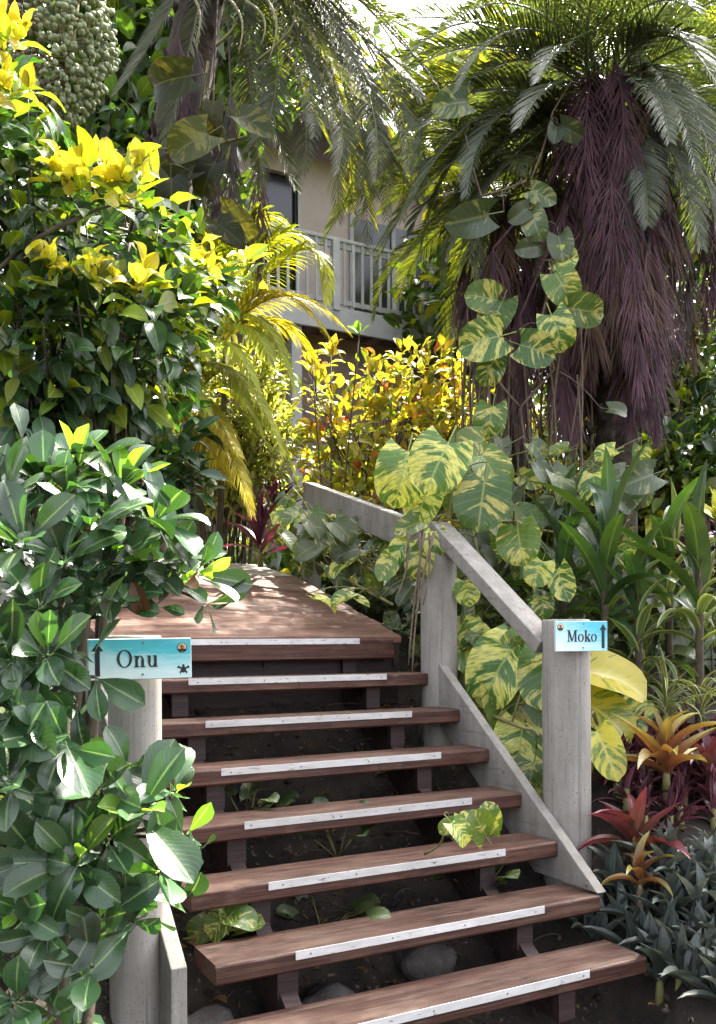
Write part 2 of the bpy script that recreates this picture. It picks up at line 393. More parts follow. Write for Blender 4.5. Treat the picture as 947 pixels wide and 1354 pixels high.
class Acc:
    """collects geometry in WORLD coordinates for one mesh object"""

    def __init__(s):
        s.v, s.f, s.u, s.m, s.n = [], [], [], [], 0

    def add(s, V, F, U=None, mi=0):
        V = np.asarray(V, dtype=float).reshape(-1, 3)
        s.v.append(V)
        s.f += [tuple(i + s.n for i in f) for f in F]
        s.u.append(np.asarray(U, dtype=float) if U is not None else np.full((len(V), 2), 0.5))
        s.m += [mi] * len(F)
        s.n += len(V)

    def tube(s, pts, radii, sides=6, mi=0, cap=True):
        pts = [Vector(p) for p in pts]
        if not hasattr(radii, '__len__'):
            radii = [radii] * len(pts)
        V, F, U = [], [], []
        ref = Vector((0.31, 0.57, 0.76))
        for i, p in enumerate(pts):
            t = (pts[min(i + 1, len(pts) - 1)] - pts[max(i - 1, 0)]).normalized()
            a = t.cross(ref)
            a = a.normalized() if a.length > 1e-4 else t.cross(Vector((1, 0, 0))).normalized()
            b = t.cross(a)
            for k in range(sides):
                an = 2 * PI * k / sides
                V.append(p + (a * math.cos(an) + b * math.sin(an)) * radii[i])
                U.append((i / max(1, len(pts) - 1), 0.5))
        for i in range(len(pts) - 1):
            for k in range(sides):
                k2 = (k + 1) % sides
                F.append((i * sides + k, i * sides + k2, (i + 1) * sides + k2, (i + 1) * sides + k))
        if cap:
            F.append(tuple(range(sides))[::-1])
            F.append(tuple((len(pts) - 1) * sides + k for k in range(sides)))
        s.add([tuple(v) for v in V], F, U, mi)

    def box(s, lo, hi, mi=0, bev=0.0):
        """axis box; with bev, chamfered along its edges"""
        lo, hi = Vector(lo), Vector(hi)
        if bev <= 0:
            V = [(x, y, z) for x in (lo.x, hi.x) for y in (lo.y, hi.y) for z in (lo.z, hi.z)]
            F = [(0, 1, 3, 2), (4, 6, 7, 5), (0, 4, 5, 1), (2, 3, 7, 6), (0, 2, 6, 4), (1, 5, 7, 3)]
            s.add(V, F, None, mi)
        else:
            import bmesh
            bm = bmesh.new()
            bmesh.ops.create_cube(bm, size=1)
            for v in bm.verts:
                v.co = Vector(((lo[i] + hi[i]) / 2 + v.co[i] * (hi[i] - lo[i])) for i in range(3))
            bmesh.ops.bevel(bm, geom=bm.edges[:], offset=bev, segments=2, affect='EDGES', profile=0.6)
            bm.verts.ensure_lookup_table()
            s.add([v.co[:] for v in bm.verts], [[v.index for v in f.verts] for f in bm.faces], None, mi)
            bm.free()

    def prism(s, poly, axis, a, b, mi=0):
        """extrude a 2D outline (list of (p,q)) along axis from a to b"""
        n = len(poly)
        def mk(p, q, t):
            return {'x': (t, p, q), 'y': (p, t, q), 'z': (p, q, t)}[axis]
        V = [mk(p, q, a) for p, q in poly] + [mk(p, q, b) for p, q in poly]
        F = [tuple(range(n))[::-1], tuple(range(n, 2 * n))]
        F += [(i, (i + 1) % n, n + (i + 1) % n, n + i) for i in range(n)]
        s.add(V, F, None, mi)

    def obj(s, name, mats, parent=None, smooth=False, kind=None, origin=None):
        o0 = Vector(origin) if origin is not None else (Vector(parent.matrix_basis.translation) if parent is not None and parent.parent is None else Vector((0, 0, 0)))
        V = (np.concatenate(s.v) - np.array(o0)) if s.v else np.zeros((0, 3))
        U = np.concatenate(s.u) if s.u else None
        mats = mats if isinstance(mats, (list, tuple)) else [mats]
        me = mesh_from(name, V, s.f, U, mats, s.m, smooth)
        o = bpy.data.objects.new(name, me)
        link(o, parent)
        if parent is None:
            o.location = o0
        elif parent.parent is None:
            o.location = o0 - Vector(parent.matrix_basis.translation)
        else:
            base = parent.parent.matrix_basis.translation + parent.matrix_basis.translation
            o.location = o0 - Vector(base)
        if kind:
            o['kind'] = kind
        return o


def tag(o, label, cat, group=None):
    o['label'] = label
    o['category'] = cat
    if group:
        o['group'] = group
    return o


# ------------------------------------------------------------------ leaves
def prof(shape, t):
    if shape == 'ovate':
        return math.sin(PI * t ** 0.72) ** 0.85 if 0 < t < 1 else 0
    if shape == 'obovate':
        return math.sin(PI * min(1, t) ** 1.75) ** 0.62 if 0 < t < 1 else 0
    if shape == 'cordate':
        if t < 0.40:
            return 1 - 0.30 * ((0.40 - t) / 0.40) ** 2
        return max(0.0, 1 - ((t - 0.40) / 0.60) ** 2.3) ** 0.58
    if shape == 'lance':
        return math.sin(PI * t ** 0.8) ** 0.8 if 0 < t < 1 else 0.0
    if shape == 'strap':
        return min(1.0, 0.55 + t * 1.6) * (1 - t ** 2.6)
    return 1


def leaf_geo(shape='ovate', L=0.1, W=0.05, bend=0.5, fold=0.15, nu=6, nv=4, lobe=0.0, pet=0.0, wave=0.0, pr=0.002, seed=0, twist=0.0, pbend=0.0):
    """a blade along +Y with its upper face up, base of the stalk at the origin"""
    r = random.Random(seed)
    V, F, U = [], [], []
    y, z, ang = 0.0, 0.0, 0.35 if bend > 0 else 0.0
    st = 1.0 / nu
    cl = []
    ph = r.uniform(0, 6)
    for i in range(nu + 1):
        cl.append((y, z, ang))
        y += math.cos(ang) * L * st
        z += math.sin(ang) * L * st
        ang -= bend * st
    for i in range(nu + 1):
        t = i * st
        yy, zz, an = cl[i]
        w = prof(shape, min(0.995, max(0.02, t))) * W * 0.5
        if i == nu:
            w *= 0.5 if shape == 'obovate' else 0.25
        for j in range(nv + 1):
            s = j / nv * 2 - 1
            x = s * w
            up = abs(s) * w * fold * 2
            up += wave * W * math.sin(t * 9 + ph + (2.0 if s > 0 else 0)) * abs(s)
            yo = -lobe * L * (abs(s) ** 1.5) * (1 - t) ** 2
            tw = twist * t
            cx, cz = x * math.cos(tw) - up * math.sin(tw), x * math.sin(tw) + up * math.cos(tw)
            V.append((cx, yy + yo - math.sin(an) * cz, zz + math.cos(an) * cz))
            U.append((t, j / nv))
    n = nv + 1
    for i in range(nu):
        for j in range(nv):
            F.append((i * n + j, i * n + j + 1, (i + 1) * n + j + 1, (i + 1) * n + j))
    V = np.array(V)
    if pet > 0:
        sh = np.array([0, pet, 0.0])
        V = V + sh
        b = len(V)
        k = 3
        PV, PU = [], []
        for (q, rr) in ((0.0, pr * 1.3), (0.5, pr), (1.0, pr)):
            for m in range(k):
                a = 2 * PI * m / k
                PV.append((rr * math.cos(a), q * pet * 1.04, rr * math.sin(a) - pr - 0.2 * pet * math.sin(PI * q) * pbend))
                PU.append((0.0, 0.5))
        V = np.concatenate([V, np.array(PV)])
        U = U + PU
        for q in range(2):
            for m in range(k):
                m2 = (m + 1) % k
                F.append((b + q * k + m, b + q * k + m2, b + (q + 1) * k + m2, b + (q + 1) * k + m))
    return V, F, np.array(U)


def leaf_set(name, mat, n=4, **kw):
    """n mesh variants of one leaf kind, with their raw geometry"""
    out = []
    for i in range(n):
        k = dict(kw)
        f = 0.8 + 0.4 * i / max(1, n - 1)
        k['bend'] = kw.get('bend', 0.5) * (0.4 + 1.2 * i / max(1, n - 1))
        k['W'] = kw['W'] * (0.88 + 0.24 * ((i * 7) % n) / max(1, n - 1))
        k['twist'] = kw.get('twist', 0.0) * (1 if i % 2 else -1)
        g = leaf_geo(seed=i * 13 + 5, **k)
        me = mesh_from(name, g[0], g[1], g[2], [mat])
        lo = dict(k)
        lo['nu'], lo['nv'] = 4, 2
        out.append((me, leaf_geo(seed=i * 13 + 5, **lo)))
    return out


def frame(dirv, nrm, s=1.0):
    y = Vector(dirv).normalized()
    x = y.cross(Vector(nrm))
    if x.length < 1e-4:
        x = y.orthogonal()
    x.normalize()
    z = x.cross(y)
    m = Matrix((x, y, z)).transposed()
    return m * s


def put(root, lf, pos, dirv, nrm, s=1.0, name='leaf', label=None, parent=None):
    me = lf[0] if isinstance(lf, tuple) else lf
    o = bpy.data.objects.new(name, me)
    COL.objects.link(o)
    o.parent = root
    m3 = frame(dirv, nrm, s).to_4x4()
    m3.translation = Vector(pos) - root.location
    o.matrix_basis = m3
    if label:
        o['label'] = label
    return o


def addleaf(acc, lf, pos, dirv, nrm, s=1.0, mi=0):
    V, F, U = lf[1]
    m = np.array(frame(dirv, nrm, s))
    acc.add(V @ m.T + np.array(Vector(pos)), F, U, mi)


def rv(r=rnd):
    while True:
        v = Vector((r.uniform(-1, 1), r.uniform(-1, 1), r.uniform(-1, 1)))
        if 0.05 < v.length < 1:
            return v.normalized()


def curve(a, b, sag=0.0, n=6, side=None):
    a, b = Vector(a), Vector(b)
    out = []
    for i in range(n + 1):
        t = i / n
        p = a.lerp(b, t)
        p = p + Vector((0, 0, sag * math.sin(PI * t)))
        if side is not None:
            p = p + Vector(side) * math.sin(PI * t)
        out.append(p)
    return out


def bush(name, label, cat, base, blobs, leaves, n, nobj, smin=0.7, smax=1.2, outw=0.7, droop=0.2, upn=0.8, facen=0.25,
         mixers=None, twig='twig', seed=1, group=None, shell=0.4, stem_r=0.02, nstem=1):
    """blobs: (centre, (rx,ry,rz)); leaves: list of leaf sets; mixers: weights"""
    r = random.Random(seed)
    root = thing(name, label, cat, base, group)
    vol = [b[1][0] * b[1][1] + b[1][1] * b[1][2] + b[1][0] * b[1][2] for b in blobs]
    items = []
    for i in range(n):
        c, rad = r.choices(blobs, vol)[0]
        d = rv(r)
        k = r.random() ** shell
        p = Vector(c) + Vector((d.x * rad[0], d.y * rad[1], d.z * rad[2])) * k
        tc = (CAM - Vector(c)).normalized()
        score = d.dot(tc) * k + 0.35 * d.z * k + r.uniform(-0.15, 0.15)
        dr = (d * outw + rv(r) * 0.6 + Vector((0, 0, -droop))).normalized()
        nm = Vector((0, 0, 1)) * upn + d * 0.5 + rv(r) * 0.45 + (CAM - p).normalized() * facen
        ls = r.choices(leaves, mixers)[0] if mixers else r.choice(leaves)
        items.append((score, i, p, dr, nm, r.choice(ls), r.uniform(smin, smax)))
    items.sort(key=lambda q: -q[0])
    for it in items[:nobj]:
        put(root, it[5], it[2], it[3], it[4], it[6])
    mats = []
    acc = Acc()
    for it in items[nobj:]:
        mt = it[5][0].materials[0]
        if mt not in mats:
            mats.append(mt)
        addleaf(acc, it[5], it[2], it[3], it[4], it[6], mats.index(mt))
    if acc.v:
        acc.obj('foliage', mats, root, True, 'stuff')
    br = Acc()
    for c, rad in blobs:
        c = Vector(c)
        for q in range(nstem):
            b0 = Vector(base) + Vector((r.uniform(-.06, .06), r.uniform(-.06, .06), -0.05)) * (3 if nstem > 1 else 1)
            e = c + Vector((r.uniform(-.3, .3) * rad[0], r.uniform(-.3, .3) * rad[1], 0))
            pts = curve(b0, e, 0.1 * (c - b0).length, 6, rv(r) * 0.06)
            br.tube(pts, [stem_r * (1 - 0.6 * i / 6) for i in range(7)], 6)
            for k in range(9):
                d = rv(r)
                e2 = c + Vector((d.x * rad[0], d.y * rad[1], d.z * rad[2])) * 0.85
                s0 = pts[r.randint(3, 6)]
                br.tube(curve(s0, e2, 0.03, 4, rv(r) * 0.03), [stem_r * f for f in (0.4, 0.35, 0.28, 0.2, 0.12)], 5)
    br.obj('branches', M[twig], root, True)
    return root


def frond_geo(pts, mat_i=0, nleaf=40, ll=0.3, lw=0.018, droop=0.5, ang=0.9, rr=0.008, rng=None, t0=0.12, vee=0.25, curl=0.3, acc=None, jit=0.1):
    """a feather frond along a polyline of world points"""
    r = rng or random.Random(3)
    acc = acc or Acc()
    pts = [Vector(p) for p in pts]
    n = len(pts) - 1
    acc.tube(pts, [rr * (1.2 - 0.95 * i / n) for i in range(n + 1)], 5, mat_i)
    V, F, U = [], [], []
    for i in range(nleaf):
        t = t0 + (1 - t0) * (i + 0.5) / nleaf
        x = t * n
        k = min(n - 1, int(x))
        p = pts[k].lerp(pts[k + 1], x - k)
        tg = (pts[k + 1] - pts[k]).normalized()
        sd_ = tg.cross(Vector((0, 0, 1)))
        if sd_.length < 0.15:
            sd_ = tg.cross(Vector((0.6, 0.8, 0)))
        sd_.normalize()
        up = sd_.cross(tg).normalized()
        env = max(0.12, math.sin(PI * (0.16 + 0.80 * t)) ** 0.7)
        for sg in (-1, 1):
            a = ang * (1.1 - 0.55 * t) + r.uniform(-jit, jit)
            d = (sd_ * sg * math.sin(a) + tg * math.cos(a) + up * vee).normalized()
            Lf = ll * env * r.uniform(0.85, 1.1)
            w = lw * (0.6 + 0.4 * env)
            wd = d.cross(up).normalized()
            wd = (wd + up * 0.5 * sg + rv(r) * 0.25).normalized()
            q = p.copy()
            dd = d.copy()
            b = len(V)
            for m, fw in enumerate((0.55, 1.0, 0.75, 0.06)):
                V += [tuple(q - wd * w * fw * 0.5), tuple(q + wd * w * fw * 0.5)]
                U += [(m / 3, 0.15), (m / 3, 0.85)]
                dd = (dd + Vector((0, 0, -droop * 0.5)) * (0.6 + 0.4 * m) * 0.6).normalized()
                q = q + dd * (Lf / 3)
            F += [(b, b + 1, b + 3, b + 2), (b + 2, b + 3, b + 5, b + 4), (b + 4, b + 5, b + 7, b + 6)]
    acc.add(V, F, U, mat_i)
    return acc


def arc_pts(base, az, el, L, drop, n=9):
    """frond spine: leaves the crown at elevation el and bends over by drop radians"""
    p = Vector(base)
    out = [p.copy()]
    h = Vector((math.sin(az), math.cos(az), 0))
    e = el
    for i in range(n):
        p = p + (h * math.cos(e) + Vector((0, 0, 1)) * math.sin(e)) * (L / n)
        e -= drop / n * (0.6 + 0.8 * i / n)
        out.append(p.copy())
    return out


# ================================================================== TERRAIN
R_, G_ = 0.2011, 0.28       # riser and going of the stairs
def deck_z(y):
    return 8 * R_ + 0.008 + 0.30 * (y - 1.96)


def ground_z(x, y):
    if x > 0.1 and y < 2.2:
        k = min(1.0, (x - 0.1) / 0.35)
        k = k * k * (3 - 2 * k)
        bed = 0.0 if y < -1.3 else (y + 1.3) * 0.16 if y < -0.2 else 0.176 + (y + 0.2) * 0.62
        lo = 0.0 if y < -0.4 else max(0.0, 0.718 * min(y, 2.0) - 0.25)
        return lo + (bed - lo) * k
    if y < 0:
        z = 0.0 - 0.25 * max(0, min(1, (y + 0.9) / 0.9)) if -2.03 < x < 0.0 else 0.0
        return z
    base = 0.718 * min(y, 2.0) - 0.25
    if y > 2:
        base += 0.30 * (min(y, 4.2) - 2)
    if y > 4.2:
        base += 0.10 * (min(y, 22) - 4.2)
    if not (-2.1 < x < 0.05):
        k = min(1.0, max(x - 0.05, -2.1 - x) / 0.5)
        base += 0.22 * k if y > 0.4 else 0.22 * k * (y / 0.4) + 0.25 * k * (1 - y / 0.4)
    return base + 0.03 * math.sin(3.1 * x + 1.3) * math.sin(2.7 * y) * (1 if y < 12 else 0)


xs = [-200, -80, -40, -20, -12, -8] + list(np.arange(-6, 8.01, 0.25)) + [10, 14, 20, 40, 80, 200]
ys = [-200, -60, -20, -8, -5] + list(np.arange(-4, 10.01, 0.25)) + [12, 14, 17, 22, 30, 60, 200, 600]
V = [(x, y, ground_z(x, y)) for y in ys for x in xs]
nx = len(xs)
F = [(j * nx + i, j * nx + i + 1, (j + 1) * nx + i + 1, (j + 1) * nx + i) for j in range(len(ys) - 1) for i in range(nx - 1)]
g = bpy.data.objects.new('ground', mesh_from('ground', V, F, None, [M['soil']]))
link(g)
g['kind'] = 'structure'

# boardwalk ramp above the stairs: planks laid across, rising gently
bw = bpy.data.objects.new('boardwalk', None)
link(bw)
bw.location = (-0.95, 1.96, 8 * R_)
bw['kind'] = 'structure'
PL = 0.138
ypl = 2.012
rr = random.Random(4)
plank_end = 3.62
while ypl < plank_end:
    a = Acc()
    x0, x1 = -1.92 + rr.uniform(-.01, .01), -0.02 + rr.uniform(-.012, .012)
    y1 = ypl + PL - 0.006
    dz = rr.uniform(-.0015, .0015)
    t = 0.04
    za, zb = deck_z(ypl) + dz, deck_z(y1) + dz
    b = 0.004
    a.prism([(ypl, za - t), (y1, zb - t), (y1, zb - b), (y1 - b, zb - 0.001), (ypl + b, za + 0.001), (ypl, za - b)], 'x', x0, x1)
    a.obj('plank', M['deckwood'], bw, origin=((x0 + x1) / 2, ypl, za))
    ypl += PL
a = Acc()
for x in (-1.9, -0.95, -0.06):
    a.prism([(2.06, deck_z(2.06) - 0.20), (3.6, deck_z(3.6) - 0.20), (3.6, deck_z(3.6) - 0.045), (2.06, deck_z(2.06) - 0.045)], 'x', x, x + 0.045)
a.obj('joist', M['darkwood'], bw)
# concrete path continuing uphill
a = Acc()
pe = [plank_end + 0.02, 4.6, 6.5, 9.0]
pz = [deck_z(plank_end), deck_z(plank_end) + 0.18, deck_z(plank_end) + 0.36, deck_z(plank_end) + 0.6]
a.prism([(y, z - 0.5) for y, z in zip(pe, pz)] + [(y, z) for y, z in list(zip(pe, pz))[::-1]], 'x', -2.6, 0.0)
o = a.obj('path', M['concrete'])
o['kind'] = 'structure'

# ================================================================== STAIRCASE
st = thing('wooden_staircase', 'open dark red timber staircase with pale metal edge strips climbing to the boardwalk', 'staircase', (-0.93, 0.0, 0.0))
TX0, TX1 = -1.872, -0.004
rr = random.Random(11)
for k in range(1, 9):
    y0, z1 = (k - 1) * G_, k * R_
    x0, x1 = TX0 + rr.uniform(-.012, .012), TX1
    if k == 1:
        x1 = 0.02
        x0 = -1.86
    if k == 2:
        x1 = 0.012
    th = 0.076 if k < 8 else 0.125
    dp = 0.268 if k < 8 else 0.048
    if k == 8:
        x1, z1 = -0.11, z1 + 0.008
    a = Acc()
    c_ = 0.009
    prof_ = [(0, -th + c_), (0, -c_), (c_ * .35, -c_ * .35), (c_, 0), (dp - c_, 0), (dp, -c_), (dp, -th + c_), (dp - c_, -th), (c_, -th)]
    ns = 40
    TV, TF = [], []
    for i in range(ns + 1):
        x = x0 + (x1 - x0) * i / ns
        wv = 0.0025 * math.sin(x * 7 + k) + rr.uniform(-.0008, .0008)
        chip = rr.uniform(.003, .010) if rr.random() < 0.12 else 0.0
        for j, (p_, q_) in enumerate(prof_):
            yy, zz = y0 + p_, z1 + q_
            if j in (1, 2, 3):
                yy += abs(wv) * 0.6 + chip * (0.6 if j < 3 else 0.9)
                zz -= chip * (0.8 if j < 3 else 0.25)
            xx = x
            if i in (0, ns):
                xx += (1 if i == 0 else -1) * (0.004 if j in (1, 2, 3, 5, 6, 7, 8, 0) else 0.0) * rr.uniform(.3, 1.2)
            TV.append((xx, yy, zz))
    n9 = len(prof_)
    for i in range(ns):
        for j in range(n9):
            j2 = (j + 1) % n9
            TF.append((i * n9 + j, i * n9 + j2, (i + 1) * n9 + j2, (i + 1) * n9 + j))
    TF.append(tuple(range(n9))[::-1])
    TF.append(tuple(ns * n9 + j for j in range(n9)))
    a.add(TV, TF)
    tr = a.obj('tread', M['wood'], st, origin=((x0 + x1) / 2, y0, z1))
    a = Acc()
    sx0, sx1 = -1.544 + rr.uniform(-.012, .012), -0.3255 + rr.uniform(-.012, .012)
    if k == 8:
        sx0, sx1 = -1.72, -0.36
    a.box((sx0, y0 - 0.0045, z1 - 0.031), (sx1, y0 - 0.0001 - 0.0005, z1 + 0.0030), 0, 0.001)
    for q in range(4):
        sxp = sx0 + 0.05 + (sx1 - sx0 - 0.1) * q / 3 + rr.uniform(-.02, .02)
        zc = z1 - 0.016 + rr.uniform(-.002, .002)
        cir = [(sxp + 0.0042 * math.cos(i * PI / 4), zc + 0.0042 * math.sin(i * PI / 4)) for i in range(8)]
        a.prism(cir, 'y', y0 - 0.0062, y0 - 0.004, 1)
    a.obj('edge_strip', [M['strip'], M['screw']], tr, origin=((sx0 + sx1) / 2, y0, z1))
    # bearer blocks under the tread
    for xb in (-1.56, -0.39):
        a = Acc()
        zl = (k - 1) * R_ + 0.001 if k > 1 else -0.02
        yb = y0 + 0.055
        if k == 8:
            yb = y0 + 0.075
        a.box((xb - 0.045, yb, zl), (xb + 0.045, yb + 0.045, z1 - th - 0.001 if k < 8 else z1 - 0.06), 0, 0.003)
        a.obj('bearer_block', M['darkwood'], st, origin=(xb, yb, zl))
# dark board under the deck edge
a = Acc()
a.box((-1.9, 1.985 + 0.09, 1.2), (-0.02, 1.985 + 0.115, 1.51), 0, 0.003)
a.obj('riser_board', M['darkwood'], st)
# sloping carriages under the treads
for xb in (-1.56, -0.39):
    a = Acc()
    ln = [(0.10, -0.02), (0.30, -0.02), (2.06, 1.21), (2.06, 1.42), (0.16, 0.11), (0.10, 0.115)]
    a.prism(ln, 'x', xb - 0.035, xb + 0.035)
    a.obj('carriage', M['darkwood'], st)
# outer grey stringers
for (xa, xb, dy) in ((0.0, 0.058, 0.0), (-2.036, -1.975, 0.02)):
    a = Acc()
    y0, z0, y1, z1 = 0.285 + dy, 0.412, 1.80, 1.60
    s = (z1 - z0) / (y1 - y0)
    d = 0.36
    if xa > -1:
        a.prism([(y0 + d / s, z0), (y1, z1 - d), (y1, z1), (y0, z0)], 'x', xa, xb)
    else:
        a.prism([(y0, z0 - d * 1.1), (y0 + 0.15, z0 - d), (y1, z1 - d), (y1, z1), (y0, z0)], 'x', xa, xb)
    o = a.obj('stringer', M['rail'], st, origin=((xa + xb) / 2, y0, z0))
    md = o.modifiers.new('bevel', 'BEVEL')
    md.width, md.segments = 0.005, 2

# ================================================================== RAILING AND POSTS
def post_mesh(c, r, z0, z1, parent, name='post', seed=0):
    rq = random.Random(seed)
    a = Acc()
    n = 28
    V, F = [], []
    zs = [z0 + (z1 - z0 - 0.012) * i / 10 for i in range(11)]
    rings = [(z, r * (1 + rq.uniform(-.008, .008))) for z in zs] + [(z1 - 0.003, r * 0.985), (z1, r * 0.95)]
    for z, q in rings:
        for i in range(n):
            an = 2 * PI * i / n
            V.append((c[0] + q * math.cos(an), c[1] + q * math.sin(an), z))
    for j in range(len(rings) - 1):
        for i in range(n):
            F.append((j * n + i, j * n + (i + 1) % n, (j + 1) * n + (i + 1) % n, (j + 1) * n + i))
    F.append(tuple((len(rings) - 1) * n + i for i in range(n)))
    a.add(V, F)
    return a.obj(name, M['post'], parent, True, origin=(c[0], c[1], z0))


for (y_, z_) in ((0.36, 0.437), (1.72, 1.49), (1.0, 0.90)):
    a = Acc()
    a.prism([(y_ + 0.011 * math.cos(q * PI / 4), z_ + 0.011 * math.sin(q * PI / 4)) for q in range(8)], 'x', -0.006, 0.004)
    a.obj('bolt', M['screw'], st, origin=(0, y_, z_))
rl = thing('handrail', 'grey painted handrail with round timber posts on the right of the stairs', 'railing', (0.16, 0.5, 0.1))
RP = P(748.5, 900, 4.66)
post_mesh(RP, 0.123, ground_z(RP.x, RP.y) - 0.3, 1.6 + (YH - 820) / FPX * 4.6, rl, seed=1)
MP = P(580.5, 800, 5.50)
post_mesh(MP, 0.112, ground_z(MP.x, MP.y) - 0.3, 1.6 + (YH - 712) / FPX * 5.5, rl, seed=2)
FP_ = P(418, 690, 7.20)


def beam(acc, a, b, w, h, tilt_axis=None):
    """box beam from a to b (top centre line), w wide horizontally, h deep"""
    a, b = Vector(a), Vector(b)
    t = (b - a).normalized()
    sd_ = t.cross(Vector((0, 0, 1))).normalized()
    up = sd_.cross(t).normalized()
    V = []
    for p in (a, b):
        for sx_, sz_ in ((-1, 0), (1, 0), (1, -1), (-1, -1)):
            V.append(tuple(p + sd_ * (w / 2 * sx_) + up * (h * sz_)))
    acc.add(V, [(0, 1, 2, 3)[::-1], (4, 5, 6, 7), (0, 1, 5, 4), (1, 2, 6, 5), (2, 3, 7, 6), (3, 0, 4, 7)])


a = Acc()
beam(a, P(729, 850, 4.68), P(583, 690, 5.5), 0.15, 0.075)
o = a.obj('stair_rail', M['rail'], rl, origin=(RP + MP) / 2)
md = o.modifiers.new('bevel', 'BEVEL'); md.width, md.segments = 0.006, 2
a = Acc()
A0, A1 = P(566, 694, 5.60), P(410, 637, 7.28)
beam(a, A0, A1, 0.085, 0.19)
o = a.obj('boardwalk_rail', M['rail'], rl, origin=A0)
md = o.modifiers.new('bevel', 'BEVEL'); md.width, md.segments = 0.006, 2
a = Acc()
e = A1 + (A0 - A1).normalized() * 0.07
a.box((e.x - 0.065, e.y - 0.0651, ground_z(e.x, e.y) - 0.2), (e.x + 0.0425, e.y + 0.065, e.z - 0.19), 0, 0.005)
a.obj('post', M['rail'], rl)

lp = thing('newel_post', 'round grey post on the left of the stairs half hidden by glossy leaves', 'post', (0, 0, 0))
LP = P(178, 1000, 3.42)
lp.location = (LP.x, LP.y, ground_z(LP.x, LP.y))
post_mesh(LP, 0.100, ground_z(LP.x, LP.y) - 0.3, 1.6 + (YH - 838) / FPX * 3.45, lp, seed=3)

# ================================================================== SIGNS
def print_mat(name, stops, ax=(1.0, 0.3)):
    t = NT(name)
    pos = t.n('TexCoord').outputs['Generated']
    sx = t.n('SeparateXYZ', {0: pos})
    nz = noise(t, t.n('Mapping', {'Vector': pos, 'Scale': (2.0, 1, 5.0)}).outputs[0], 1.6, 5, 0.6).outputs[0]
    f = t.math('ADD', t.math('MULTIPLY', sx.outputs[2], ax[1]), t.math('MULTIPLY', sx.outputs[0], ax[0]))
    f = t.math('ADD', f, t.math('MULTIPLY', t.math('SUBTRACT', nz, 0.5), 0.55))
    col = t.ramp(f, stops)
    pb = t.n('BsdfPrincipled', {'Base Color': col, 'Roughness': 0.35, 'Specular IOR Level': 0.5})
    return t.surf(pb.outputs[0])


M['sign_teal'] = print_mat('teal_sign_print', [(0.12, (0.66, 0.80, 0.80)), (0.42, (0.42, 0.70, 0.74)), (0.66, (0.06, 0.50, 0.58)), (0.8, (0.05, 0.44, 0.53)), (1.0, (0.12, 0.56, 0.64))], (0.18, 0.75))
M['sign_pale'] = print_mat('pale_blue_sign_print', [(0.1, (0.66, 0.80, 0.84)), (0.45, (0.38, 0.68, 0.78)), (0.7, (0.10, 0.52, 0.64)), (1.0, (0.07, 0.45, 0.58))], (0.45, 0.5))


